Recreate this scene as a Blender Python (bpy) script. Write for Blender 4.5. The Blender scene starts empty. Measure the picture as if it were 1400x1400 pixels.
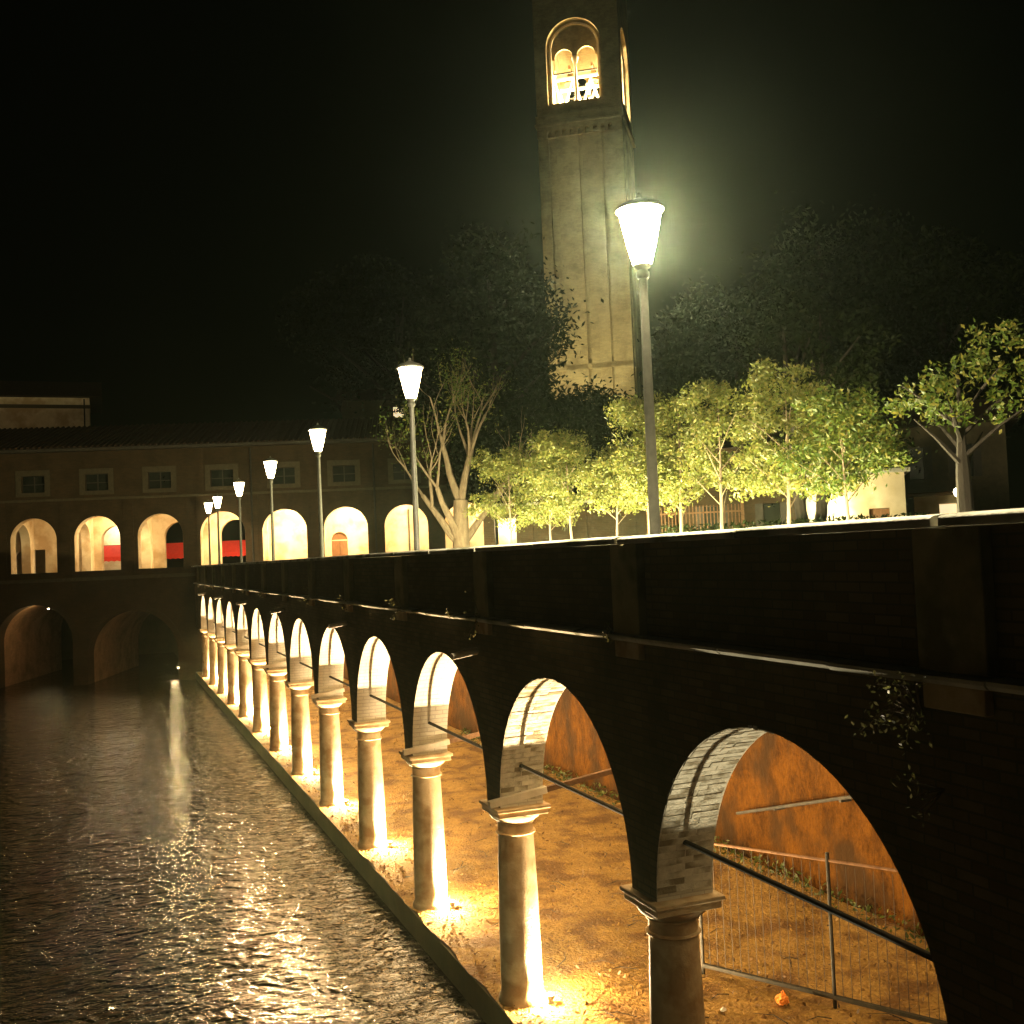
import bpy, bmesh, math, random
import numpy as np
from mathutils import Vector, Matrix
R = math.radians
random.seed(7); RNG = np.random.default_rng(11)

# ------------------------------------------------------------------ camera
F_PX = 1450.0; PSI, PIT, ROLL = 0.3676, 0.0402, 0.0424
cam = bpy.data.cameras.new('camera'); camo = bpy.data.objects.new('camera', cam)
bpy.context.collection.objects.link(camo)
fwd = Vector((math.sin(PSI)*math.cos(PIT), math.cos(PSI)*math.cos(PIT), math.sin(PIT)))
rr = Vector((math.cos(PSI), -math.sin(PSI), 0)); uu = rr.cross(fwd)
r2 = rr*math.cos(ROLL) - uu*math.sin(ROLL); u2 = rr*math.sin(ROLL) + uu*math.cos(ROLL)
camo.matrix_world = Matrix(((r2.x, u2.x, -fwd.x, 0), (r2.y, u2.y, -fwd.y, 0), (r2.z, u2.z, -fwd.z, 0), (0, 0, 0, 1)))
cam.sensor_width = 36; cam.lens = 36*F_PX/1400; cam.clip_start = 0.05; cam.clip_end = 3000
S = bpy.context.scene; S.camera = camo
# ------------------------------------------------------------------ world (clear night sky) and moon
w = bpy.data.worlds.new('World'); S.world = w; w.use_nodes = True
nt = w.node_tree; nt.nodes.clear()
sky = nt.nodes.new('ShaderNodeTexSky'); sky.sky_type = 'NISHITA'; sky.sun_disc = False
sky.sun_elevation = R(8); sky.sun_rotation = R(200)
bg = nt.nodes.new('ShaderNodeBackground'); bg.inputs[1].default_value = 0.0001
mixn = nt.nodes.new('ShaderNodeMixRGB'); mixn.blend_type = 'MULTIPLY'; mixn.inputs[0].default_value = 1
mixn.inputs[2].default_value = (0.8, 1.0, 0.35, 1)     # town glow under night haze: greenish
wo = nt.nodes.new('ShaderNodeOutputWorld')
nt.links.new(sky.outputs[0], mixn.inputs[1]); nt.links.new(mixn.outputs[0], bg.inputs[0]); nt.links.new(bg.outputs[0], wo.inputs[0])
sl = bpy.data.lights.new('moon', 'SUN'); sl.energy = 0.002; sl.angle = R(0.5); sl.color = (1, 0.95, 0.7)
so = bpy.data.objects.new('moon', sl); bpy.context.collection.objects.link(so); so.rotation_euler = (R(60), 0, R(-30))
S.view_settings.view_transform = 'Standard'; S.view_settings.look = 'None'
S.view_settings.exposure = 0; S.view_settings.gamma = 1; S.view_settings.use_curve_mapping = False
P_UP, P_BAY = 4600, 290       # watts: column uplights, portico lamps
WARM = (1.0, 0.63, 0.27); LAMPC = (1.0, 0.80, 0.46)

# ------------------------------------------------------------------ helpers
col = bpy.context.scene.collection
def link(o):
    if o.name not in col.objects: col.objects.link(o)
    return o
class MB:
    def __init__(s): s.v = []; s.f = []
    def quad(s, a, b, c, d):
        n = len(s.v); s.v += [a, b, c, d]; s.f.append((n, n+1, n+2, n+3))
    def face(s, pts):
        n = len(s.v); s.v += list(pts); s.f.append(tuple(range(n, n+len(pts))))
    def box(s, x0, x1, y0, y1, z0, z1):
        n = len(s.v)
        s.v += [(x0,y0,z0),(x1,y0,z0),(x1,y1,z0),(x0,y1,z0),(x0,y0,z1),(x1,y0,z1),(x1,y1,z1),(x0,y1,z1)]
        s.f += [(n+3,n+2,n+1,n),(n+4,n+5,n+6,n+7),(n,n+1,n+5,n+4),(n+1,n+2,n+6,n+5),(n+2,n+3,n+7,n+6),(n+3,n,n+4,n+7)]
        return s
    def lathe(s, prof, cx=0, cy=0, seg=24, caps=True):
        n = len(s.v)
        for r, z in prof:
            for i in range(seg):
                a = 2*math.pi*i/seg; s.v.append((cx+r*math.cos(a), cy+r*math.sin(a), z))
        for j in range(len(prof)-1):
            for i in range(seg):
                k = (i+1) % seg
                s.f.append((n+j*seg+i, n+j*seg+k, n+(j+1)*seg+k, n+(j+1)*seg+i))
        if caps:
            s.f.append(tuple(n+i for i in reversed(range(seg)))); m = n+(len(prof)-1)*seg
            s.f.append(tuple(m+i for i in range(seg)))
        return s
    def tube(s, pts, rads, seg=6):
        n = len(s.v); P = [Vector(p) for p in pts]
        for j, p in enumerate(P):
            t = (P[min(j+1, len(P)-1)] - P[max(j-1, 0)]).normalized()
            a = t.orthogonal().normalized(); b = t.cross(a)
            for i in range(seg):
                an = 2*math.pi*i/seg; s.v.append(tuple(p + (a*math.cos(an)+b*math.sin(an))*rads[j]))
        for j in range(len(P)-1):
            for i in range(seg):
                k = (i+1) % seg; s.f.append((n+j*seg+i, n+j*seg+k, n+(j+1)*seg+k, n+(j+1)*seg+i))
        s.f.append(tuple(n+i for i in reversed(range(seg)))); m = n+(len(P)-1)*seg
        s.f.append(tuple(m+i for i in range(seg)))
        return s
    def build(s, name, mat, parent=None, smooth=False, bevel=0, map_=None):
        me = bpy.data.meshes.new(name); v = [map_(p) for p in s.v] if map_ else s.v
        me.from_pydata(v, [], s.f); me.update()
        if smooth:
            me.polygons.foreach_set('use_smooth', [True]*len(me.polygons))
        me.materials.append(mat); o = link(bpy.data.objects.new(name, me))
        if bevel:
            m = o.modifiers.new('bevel', 'BEVEL'); m.width = bevel; m.segments = 2; m.limit_method = 'ANGLE'
        if smooth:
            e = o.modifiers.new('edge', 'EDGE_SPLIT'); e.split_angle = R(40)
        if parent is not None: o.parent = parent
        return o
def tag(o, label=None, cat=None, group=None, kind=None):
    if label: o['label'] = label
    if cat: o['category'] = cat
    if group: o['group'] = group
    if kind: o['kind'] = kind
    return o
def thing(name, label, cat, loc=(0,0,0), rz=0, group=None):
    o = link(bpy.data.objects.new(name, None)); o.location = loc; o.rotation_euler = (0, 0, rz); o.empty_display_size = .2
    return tag(o, label, cat, group)
def copy_tree(o, parent=None):
    c = o.copy(); col.objects.link(c); c.parent = parent
    for ch in list(o.children): copy_tree(ch, c)
    return c
def plight(name, loc, power, color, rad=.08, parent=None, typ='POINT', rot=None, size=None, blend=.5):
    l = bpy.data.lights.new(name, typ); l.energy = power; l.color = color; l.shadow_soft_size = rad
    if typ == 'SPOT': l.spot_size = size; l.spot_blend = blend
    o = link(bpy.data.objects.new(name, l)); o.location = loc
    if rot: o.rotation_euler = rot
    if parent is not None: o.parent = parent
    return o
def arcpts(uc, w, zs, rise, n=20):
    return [(uc - w/2*math.cos(math.pi*i/n), zs + rise*math.sin(math.pi*i/n)) for i in range(n+1)]
def wall_band(mb, u0, u1, z0, z1, y0, y1, ops, n=20, soff=None, closed=True):
    """wall in the plane u-z between depths y0 and y1, with openings (uc, w, zb, zs, rise); rise 0 = rectangle"""
    cur = u0; q = mb
    for (uc, w, zb, zs, rise) in sorted(ops):
        a, b = uc-w/2, uc+w/2
        for y in (y0, y1):
            if a > cur + 1e-6: q.quad((cur,y,z0),(a,y,z0),(a,y,z1),(cur,y,z1))
            if zb > z0 + 1e-6: q.quad((a,y,z0),(b,y,z0),(b,y,zb),(a,y,zb))
            if rise > 0:
                P = arcpts(uc, w, zs, rise, n)
                for p, r in zip(P[:-1], P[1:]): q.quad((p[0],y,p[1]),(r[0],y,r[1]),(r[0],y,z1),(p[0],y,z1))
            elif zs < z1 - 1e-6: q.quad((a,y,zs),(b,y,zs),(b,y,z1),(a,y,z1))
        t = soff or q
        if zb > z0 + 1e-6: q.quad((a,y0,zb),(b,y0,zb),(b,y1,zb),(a,y1,zb))
        t.quad((a,y0,zb),(a,y1,zb),(a,y1,zs),(a,y0,zs)); t.quad((b,y0,zb),(b,y1,zb),(b,y1,zs),(b,y0,zs))
        if rise > 0:
            P = arcpts(uc, w, zs, rise, n)
            for p, r in zip(P[:-1], P[1:]): t.quad((p[0],y0,p[1]),(r[0],y0,r[1]),(r[0],y1,r[1]),(p[0],y1,p[1]))
        else: t.quad((a,y0,zs),(b,y0,zs),(b,y1,zs),(a,y1,zs))
        cur = b
    for y in (y0, y1):
        if u1 > cur + 1e-6: q.quad((cur,y,z0),(u1,y,z0),(u1,y,z1),(cur,y,z1))
    if closed:
        q.quad((u0,y0,z1),(u1,y0,z1),(u1,y1,z1),(u0,y1,z1)); q.quad((u0,y0,z0),(u1,y0,z0),(u1,y1,z0),(u0,y1,z0))
        q.quad((u0,y0,z0),(u0,y1,z0),(u0,y1,z1),(u0,y0,z1)); q.quad((u1,y0,z0),(u1,y1,z0),(u1,y1,z1),(u1,y0,z1))
    return mb

# ------------------------------------------------------------------ materials
def newmat(name):
    m = bpy.data.materials.new(name); m.use_nodes = True; n = m.node_tree
    return m, n, n.nodes['Principled BSDF']
def noisy(name, c1, c2, scale=3, rough=.85, bump=.3, bscale=None, detail=8, spec=.3, stretch=(1,1,1), c3=None, s3=.6, bdist=.02, nr=.65):
    m, n, b = newmat(name)
    tc = n.nodes.new('ShaderNodeTexCoord'); mp = n.nodes.new('ShaderNodeMapping'); mp.inputs['Scale'].default_value = stretch
    oi = n.nodes.new('ShaderNodeObjectInfo'); mu = n.nodes.new('ShaderNodeMath'); mu.operation = 'MULTIPLY'; mu.inputs[1].default_value = 31   # no two copies weathered alike
    n.links.new(oi.outputs['Random'], mu.inputs[0]); n.links.new(mu.outputs[0], mp.inputs['Location'])
    n.links.new(tc.outputs['Object'], mp.inputs[0])
    no = n.nodes.new('ShaderNodeTexNoise'); no.inputs['Scale'].default_value = scale; no.inputs['Detail'].default_value = detail; no.inputs['Roughness'].default_value = nr
    n.links.new(mp.outputs[0], no.inputs['Vector'])
    cr = n.nodes.new('ShaderNodeValToRGB'); cr.color_ramp.elements[0].position = .35; cr.color_ramp.elements[1].position = .65
    cr.color_ramp.elements[0].color = (*c1, 1); cr.color_ramp.elements[1].color = (*c2, 1)
    n.links.new(no.outputs[0], cr.inputs[0]); out = cr.outputs[0]
    if c3:
        n3 = n.nodes.new('ShaderNodeTexNoise'); n3.inputs['Scale'].default_value = s3; n3.inputs['Detail'].default_value = 6
        n.links.new(mp.outputs[0], n3.inputs['Vector'])
        r3 = n.nodes.new('ShaderNodeValToRGB'); r3.color_ramp.elements[0].position = .48; r3.color_ramp.elements[1].position = .62
        mx = n.nodes.new('ShaderNodeMixRGB'); n.links.new(n3.outputs[0], r3.inputs[0]); n.links.new(r3.outputs[0], mx.inputs[0])
        n.links.new(out, mx.inputs[1]); mx.inputs[2].default_value = (*c3, 1); out = mx.outputs[0]
    n.links.new(out, b.inputs['Base Color'])
    b.inputs['Roughness'].default_value = rough; b.inputs['Specular IOR Level'].default_value = spec
    if bump:
        nb = n.nodes.new('ShaderNodeTexNoise'); nb.inputs['Scale'].default_value = bscale or scale*4; nb.inputs['Detail'].default_value = 8
        n.links.new(mp.outputs[0], nb.inputs['Vector'])
        bu = n.nodes.new('ShaderNodeBump'); bu.inputs['Strength'].default_value = bump; bu.inputs['Distance'].default_value = bdist
        n.links.new(nb.outputs[0], bu.inputs['Height']); n.links.new(bu.outputs[0], b.inputs['Normal'])
    return m
def brick(name, c1, c2, mortar, axes='YZ', scale=1.0, rough=.9, dirt=(.05,.045,.03), dirt_amt=.6, bump=.5):
    m, n, b = newmat(name)
    tc = n.nodes.new('ShaderNodeTexCoord'); sp = n.nodes.new('ShaderNodeSeparateXYZ'); cb = n.nodes.new('ShaderNodeCombineXYZ')
    n.links.new(tc.outputs['Object'], sp.inputs[0])
    if axes == 'SUM':
        ad = n.nodes.new('ShaderNodeMath'); ad.operation = 'ADD'
        n.links.new(sp.outputs['X'], ad.inputs[0]); n.links.new(sp.outputs['Y'], ad.inputs[1]); n.links.new(ad.outputs[0], cb.inputs[0]); n.links.new(sp.outputs['Z'], cb.inputs[1])
    else:
        n.links.new(sp.outputs[axes[0]], cb.inputs[0]); n.links.new(sp.outputs[axes[1]], cb.inputs[1])
    br = n.nodes.new('ShaderNodeTexBrick'); br.inputs['Scale'].default_value = 1
    br.inputs['Brick Width'].default_value = .27*scale; br.inputs['Row Height'].default_value = .075*scale; br.inputs['Mortar Size'].default_value = .008*scale
    br.inputs['Color1'].default_value = (*c1, 1); br.inputs['Color2'].default_value = (*c2, 1); br.inputs['Mortar'].default_value = (*mortar, 1)
    n.links.new(cb.outputs[0], br.inputs['Vector'])
    no = n.nodes.new('ShaderNodeTexNoise'); no.inputs['Scale'].default_value = .9; no.inputs['Detail'].default_value = 10; no.inputs['Roughness'].default_value = .7
    n.links.new(tc.outputs['Object'], no.inputs['Vector'])
    cr = n.nodes.new('ShaderNodeValToRGB'); cr.color_ramp.elements[0].position = .42; cr.color_ramp.elements[1].position = .68
    cr.color_ramp.elements[1].color = (dirt_amt,)*3+(1,)
    n.links.new(no.outputs[0], cr.inputs[0])
    mx = n.nodes.new('ShaderNodeMixRGB'); n.links.new(cr.outputs[0], mx.inputs[0]); n.links.new(br.outputs[0], mx.inputs[1]); mx.inputs[2].default_value = (*dirt, 1)
    n.links.new(mx.outputs[0], b.inputs['Base Color']); b.inputs['Roughness'].default_value = rough; b.inputs['Specular IOR Level'].default_value = .2
    ad = n.nodes.new('ShaderNodeMath'); ad.operation = 'MULTIPLY_ADD'; ad.inputs[1].default_value = -1
    n.links.new(br.outputs['Fac'], ad.inputs[0]); n.links.new(no.outputs[0], ad.inputs[2])
    bu = n.nodes.new('ShaderNodeBump'); bu.inputs['Strength'].default_value = bump; bu.inputs['Distance'].default_value = .015
    n.links.new(ad.outputs[0], bu.inputs['Height']); n.links.new(bu.outputs[0], b.inputs['Normal'])
    return m
def emis(name, c, s):
    m, n, b = newmat(name); b.inputs['Base Color'].default_value = (*c, 1)
    b.inputs['Emission Color'].default_value = (*c, 1); b.inputs['Emission Strength'].default_value = s; return m
def leafmat(name, c1, c2, c3):
    m, n, b = newmat(name); g = n.nodes.new('ShaderNodeNewGeometry')
    cr = n.nodes.new('ShaderNodeValToRGB'); cr.color_ramp.elements[0].color = (*c1, 1); cr.color_ramp.elements[1].color = (*c3, 1)
    e = cr.color_ramp.elements.new(.55); e.color = (*c2, 1)
    n.links.new(g.outputs['Random Per Island'], cr.inputs[0]); n.links.new(cr.outputs[0], b.inputs['Base Color'])
    b.inputs['Roughness'].default_value = .5; b.inputs['Specular IOR Level'].default_value = .35 if c3[1] > .05 else .03
    tr = n.nodes.new('ShaderNodeBsdfTranslucent'); n.links.new(cr.outputs[0], tr.inputs[0])
    mx = n.nodes.new('ShaderNodeMixShader'); mx.inputs[0].default_value = .35
    n.links.new(b.outputs[0], mx.inputs[1]); n.links.new(tr.outputs[0], mx.inputs[2]); n.links.new(mx.outputs[0], n.nodes['Material Output'].inputs[0])
    return m
M = {}
M['wall'] = brick('old_brick', (.18,.135,.07), (.12,.095,.05), (.10,.09,.055), 'YZ', dirt=(.06,.065,.03), dirt_amt=.8, bump=.9)
M['pilaster'] = noisy('tan_pilaster', (.24,.21,.11), (.32,.27,.15), 3, .9, .4, 20, c3=(.14,.13,.06), s3=1.6)
M['soffit'] = brick('limewashed_brick', (.62,.58,.48), (.55,.52,.44), (.42,.40,.34), 'XZ', dirt=(.35,.31,.22), dirt_amt=.5, bump=.8)
M['stone'] = noisy('pale_stone', (.44,.33,.19), (.54,.43,.27), 5, .75, .35, 30, c3=(.33,.22,.11), s3=2.8)
M['coping'] = noisy('coping_stone', (.42,.40,.33), (.58,.55,.46), 6, .8, .4, 25, c3=(.16,.16,.10), s3=1.5)
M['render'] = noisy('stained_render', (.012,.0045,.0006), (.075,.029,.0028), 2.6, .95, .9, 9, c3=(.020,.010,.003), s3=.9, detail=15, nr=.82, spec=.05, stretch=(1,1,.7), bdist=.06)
M['earth'] = noisy('packed_earth', (.15,.082,.018), (.33,.20,.048), 5.5, .95, 1.0, 18, detail=15, nr=.8, c3=(.12,.06,.014), s3=1.3, bdist=.09)
M['paving'] = noisy('paving', (.16,.14,.10), (.24,.21,.16), 3, .9, .3, 20)
M['ground'] = noisy('ground_soil', (.10,.09,.05), (.16,.13,.08), 1, .95, .5, 6)
M['mud'] = noisy('river_bed', (.05,.05,.03), (.08,.07,.04), 1, .95, .3, 6)
M['facade'] = brick('facade_brick', (.065,.038,.016), (.048,.031,.014), (.055,.042,.022), 'XZ', dirt=(.022,.017,.007), dirt_amt=.7)
M['plaster'] = noisy('cream_plaster', (.62,.50,.30), (.74,.62,.42), 1.5, .85, .15, 10, c3=(.50,.36,.20), s3=.9)
M['framestone'] = noisy('window_stone', (.06,.048,.026), (.085,.068,.036), 5, .8, .2, 20)
M['roof'] = noisy('clay_tiles', (.035,.02,.012), (.06,.035,.02), 4, .9, .3, 15)
M['iron'] = noisy('dark_iron', (.03,.03,.025), (.05,.045,.035), 10, .8, .1, 40, spec=.06)
M['rust'] = noisy('rusty_steel', (.09,.045,.02), (.15,.08,.035), 12, .85, .2, 40)
M['polemetal'] = noisy('grey_paint', (.10,.10,.08), (.14,.135,.11), 10, .45, .05, 40, spec=.5)
M['zinc'] = noisy('pale_pipe', (.5,.45,.35), (.62,.56,.45), 8, .5, .1, 30)
M['wood'] = noisy('brown_wood', (.16,.075,.03), (.24,.12,.05), 3, .6, .3, 20, stretch=(6,6,1))
M['darkwood'] = noisy('dark_shutters', (.04,.035,.025), (.06,.05,.035), 3, .7, .2, 20)
M['glass'] = noisy('dark_glass', (.015,.018,.015), (.025,.028,.02), 2, .12, 0, spec=.6)
M['tower'] = brick('tower_brick', (.36,.27,.12), (.29,.22,.10), (.28,.23,.13), 'SUM', scale=1.5, dirt=(.13,.09,.045), dirt_amt=.75, bump=.9)
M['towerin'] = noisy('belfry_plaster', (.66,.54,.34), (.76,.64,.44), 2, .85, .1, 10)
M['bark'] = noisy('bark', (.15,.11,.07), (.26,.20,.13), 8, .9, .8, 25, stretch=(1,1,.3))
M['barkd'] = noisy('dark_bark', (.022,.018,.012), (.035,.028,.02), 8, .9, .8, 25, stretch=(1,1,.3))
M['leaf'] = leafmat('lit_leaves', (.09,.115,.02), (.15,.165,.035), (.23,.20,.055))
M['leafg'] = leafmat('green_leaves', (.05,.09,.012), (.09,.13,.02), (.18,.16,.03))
M['leafd'] = leafmat('shaded_leaves', (.009,.015,.004), (.014,.021,.006), (.02,.025,.008))  # shade put into the colour: near-black leaves for the unlit trees and hedge
M['ivy'] = leafmat('wall_plant_leaves', (.10,.11,.03), (.18,.17,.06), (.30,.26,.12))
M['dry'] = leafmat('dry_leaves', (.08,.045,.015), (.14,.08,.03), (.22,.14,.05))
M['red'] = noisy('red_canvas', (.55,.03,.02), (.62,.045,.03), 4, .8, .1, 30)
M['orange'] = noisy('orange_plastic', (.75,.22,.03), (.85,.30,.05), 6, .4, .2, 20)
M['whitep'] = noisy('white_litter', (.75,.72,.65), (.85,.82,.75), 6, .6, .2, 20)
M['bronze'] = noisy('bronze', (.09,.06,.015), (.14,.10,.03), 6, .4, .1, 20)
M['hedge'] = leafmat('hedge_leaves', (.03,.045,.01), (.05,.07,.015), (.08,.10,.02))
M['lampglass'] = emis('lamp_glass', (1, .80, .46), 26)
M['lampglass1'] = emis('bright_lamp_glass', (1, .84, .52), 3000)      # the lanterns light the scene themselves
M['lens'] = emis('floodlight_lens', (1, .82, .50), 40)
M['warmwin'] = emis('lit_window', (1, .78, .45), 1.0)
M['limebrick'] = noisy('limewashed_bricks', (.44,.42,.34), (.62,.58,.48), 9, .9, .8, 40, c3=(.20,.17,.11), s3=3.0)
M['tunnel'] = brick('tunnel_brick', (.34,.19,.09), (.28,.15,.07), (.26,.19,.12), 'SUM', dirt=(.10,.07,.03), dirt_amt=.7)
# water
m, n, b = newmat('river_water'); M['water'] = m
b.inputs['Base Color'].default_value = (.012, .010, .004, 1); b.inputs['Roughness'].default_value = .075; b.inputs['IOR'].default_value = 1.65
b.inputs['Specular IOR Level'].default_value = .9
tc = n.nodes.new('ShaderNodeTexCoord')
def wv(sc, det, stretch, rot=0):
    mp = n.nodes.new('ShaderNodeMapping'); mp.inputs['Scale'].default_value = stretch; mp.inputs['Rotation'].default_value = (0,0,rot)
    n.links.new(tc.outputs['Object'], mp.inputs[0])
    t = n.nodes.new('ShaderNodeTexNoise'); t.inputs['Scale'].default_value = sc; t.inputs['Detail'].default_value = det; t.inputs['Roughness'].default_value = .6; t.inputs['Distortion'].default_value = .6
    n.links.new(mp.outputs[0], t.inputs['Vector']); return t.outputs[0]
a1 = wv(4.2, 3.5, (.75, 1.2, 1), .3); a2 = wv(1.1, 2, (1, 1, 1), -.5)
bu1 = n.nodes.new('ShaderNodeBump'); bu1.inputs['Strength'].default_value = 1; bu1.inputs['Distance'].default_value = .075; n.links.new(a1, bu1.inputs['Height'])
bu2 = n.nodes.new('ShaderNodeBump'); bu2.inputs['Strength'].default_value = 1; bu2.inputs['Distance'].default_value = .13; n.links.new(a2, bu2.inputs['Height'])
n.links.new(bu1.outputs[0], bu2.inputs['Normal']); n.links.new(bu2.outputs[0], b.inputs['Normal'])

# ------------------------------------------------------------------ ground, river
ZS = -1.0; ZF = -6.215; ZW = -6.69
XW = 5.0; TH = .64; XB = 11.75                        # arcade face, thickness, back wall
FU = (6.72, 66.5); FA = -.2794                         # portico building origin and turn
def FP(u, dpt=0): return (FU[0]+u*math.cos(FA)-dpt*math.sin(FA), FU[1]+u*math.sin(FA)+dpt*math.cos(FA))
g = MB(); D2 = 11.5
g.face([(XB+.3,-60,ZS),(260,-60,ZS),(260,300,ZS),(-260,300,ZS),(-260,-60,ZS),(-15,-60,ZS),(-15,74,ZS),(*FP(-21,D2),ZS),(*FP(8,D2),ZS),(*FP(8,.3),ZS),(XB+.3,FP(5.2,0)[1]-1,ZS)])
tag(g.build('ground', M['ground']), kind='structure')
g = MB().box(XW+TH+.004, XB+.3, -8, 64.6, ZS-.25, ZS-.004)
tag(g.build('pavement', M['paving']), kind='structure')
g = MB().box(-15, 4.9, -30, 90, ZW-1.5, ZW-1.4); tag(g.build('river_bed', M['mud']), kind='structure')
g = MB(); g.quad((-15,-30,ZW),(4.95,-30,ZW),(4.95,90,ZW),(-15,90,ZW)); tag(g.build('river_water', M['water']), kind='structure')
g = MB().box(-15.6, -15, -30, 90, ZW-1.5, ZS+.02); tag(g.build('left_river_bank', M['wall']), kind='structure')
g = MB().box(-15, 12, 90, 90.5, ZW-1.5, ZS-.1); tag(g.build('river_end_wall', M['mud']), kind='structure')
# loggia floor: uneven earth grid, with the quay below
g = MB(); nx, ny = 46, 240
ys = np.concatenate([np.linspace(-8, 22, 150), np.linspace(22.3, 66, 91)])
xs = np.linspace(XW-.07, XB, nx)
hh = RNG.normal(0, 1, (len(ys), nx))
for _ in range(2):
    hh = (hh + np.roll(hh, 1, 0) + np.roll(hh, -1, 0) + np.roll(hh, 1, 1) + np.roll(hh, -1, 1))/3
for j, y in enumerate(ys):
    for i, x in enumerate(xs):
        e = 0 if i == 0 else 1; g.v.append((float(x)+(.02*hh[j, i] if i == 0 else 0), float(y), ZF + (.012*hh[j, i] - .004)*e))
for j in range(len(ys)-1):
    for i in range(nx-1):
        a = j*nx+i; g.f.append((a, a+1, a+nx+1, a+nx))
tag(g.build('loggia_floor', M['earth'], smooth=True), kind='structure')
g = MB().box(XW-.07, XW+.5, -8, 67, ZW-1.5, ZF-.03); tag(g.build('quay_edge', M['mud']), kind='structure')

# ------------------------------------------------------------------ riverside arcade
PY = lambda k: 14.18 + 4.4585*(k-1)
K0, K1 = -2, 12; ZC = -3.487; RAD = 1.967; PW = .525; ZSTR = -.93; ZTOP = .06
arc = thing('arcade', 'long dark brick riverside arcade carried on a row of stone columns beside the canal', 'arcade', (XW, 0, 0))
mapA = lambda p: (p[1], p[0], p[2])
def colr(x): return x
bw = MB(); piers = list(range(K0, K1+1))
yS, yE = PY(K0)-PW/2, FP(-1.79)[1]+.25
ops = [(PY(k)+4.4585/2, 2*RAD, ZC, ZC, RAD) for k in range(K0, K1)]
sofs = MB()
dummy = MB()
wall_band(bw, yS-6, PY(K1)+PW/2+3.6, ZC, ZSTR, 0, TH, ops, n=40, soff=dummy, closed=False)
bw.quad((yS-6,0,ZC),(yS,0,ZC),(yS,TH,ZC),(yS-6,TH,ZC))
for k in piers: bw.quad((PY(k)-PW/2,0,ZC),(PY(k)+PW/2,0,ZC),(PY(k)+PW/2,TH,ZC),(PY(k)-PW/2,TH,ZC))
bw.box(yS-6, PY(K1)+PW/2+2.2, .03, TH-.22, ZSTR+.001, ZTOP)
bw.box(yS-6, yS-.3, .0, TH, ZF-.1, ZC)
bw.build('wall', M['wall'], arc, map_=mapA)
for (uc, w_, zb, zs, rise) in ops:                     # limewashed arch linings
    sm = MB(); P = arcpts(uc, w_, zs, rise, 40)
    for p, r in zip(P[:-1], P[1:]): sm.quad((p[0],0.0,p[1]),(r[0],0.0,r[1]),(r[0],TH,r[1]),(p[0],TH,p[1]))
    sm.build('arch_lining', M['soffit'], arc, smooth=True, map_=mapA)
for i, k in enumerate(piers):                          # pilasters, string course, coping slabs
    y = PY(k)
    pm = MB().box(-.07, .03, y-.29, y+.29, ZSTR+.07, ZTOP-.004)
    pm.build('pilaster', M['pilaster'], arc, bevel=.012)
    pm = MB().box(-.075, .0, y-.26, y+.26, ZSTR-.17, ZSTR-.004); pm.build('corbel', M['stone'], arc, bevel=.01)
prof = [(-.10,ZSTR+.0),(-.13,ZSTR+.03),(-.13,ZSTR+.055),(-.05,ZSTR+.068),(.05,ZSTR+.068),(.05,ZSTR+.0)]
sy = yS-6; idx = 0
while sy < PY(K1)+2.5:                                 # string course stones
    L = 1.486; e = sy+L-.008; dz = random.uniform(-.004, .004); dx = random.uniform(-.006, .006)
    sm = MB(); A = [(p[0]+dx, sy, p[1]+dz) for p in prof]; B = [(p[0]+dx, e, p[1]+dz) for p in prof]
    for q in range(len(prof)): sm.quad(A[q], A[(q+1) % 6], B[(q+1) % 6], B[q])
    sm.face(A); sm.face(B[::-1]); sm.build('string_stone', M['coping'], arc); sy += L
def coping(y0, y1):
    sm = MB(); N = 14; pr = []
    h = .085; x0, x1 = -.13, TH-.12
    pr = [(x1, ZTOP+.001), (x0, ZTOP+.001)] + [( (x0+x1)/2 - (x1-x0)/2*math.cos(t), ZTOP+.05+(h-.05)*math.sin(t)**.8) for t in [math.pi*q/N for q in range(N+1)]]
    n_ = len(pr); dz = random.uniform(-.004, .006); jx = random.uniform(-.008, .008)
    A = [(p[0]+jx, y0, p[1]+dz) for p in pr]; B = [(p[0]+jx, y1, p[1]+dz+random.uniform(-.0004,.0004)) for p in pr]
    sm.v = A+B; sm.f = [(q, (q+1) % n_, n_+(q+1) % n_, n_+q) for q in range(n_)] + [tuple(range(n_))[::-1], tuple(range(n_, 2*n_))]
    sm.build('coping_stone', M['coping'], arc, smooth=True)
for k in range(K0-1, K1+1):
    y0 = PY(k)+.05; L = 4.4585
    cuts = [y0, y0+L*.5-.01, y0+L-.07]
    coping(cuts[0], cuts[1]); coping(cuts[1]+.012, cuts[2])
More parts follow.
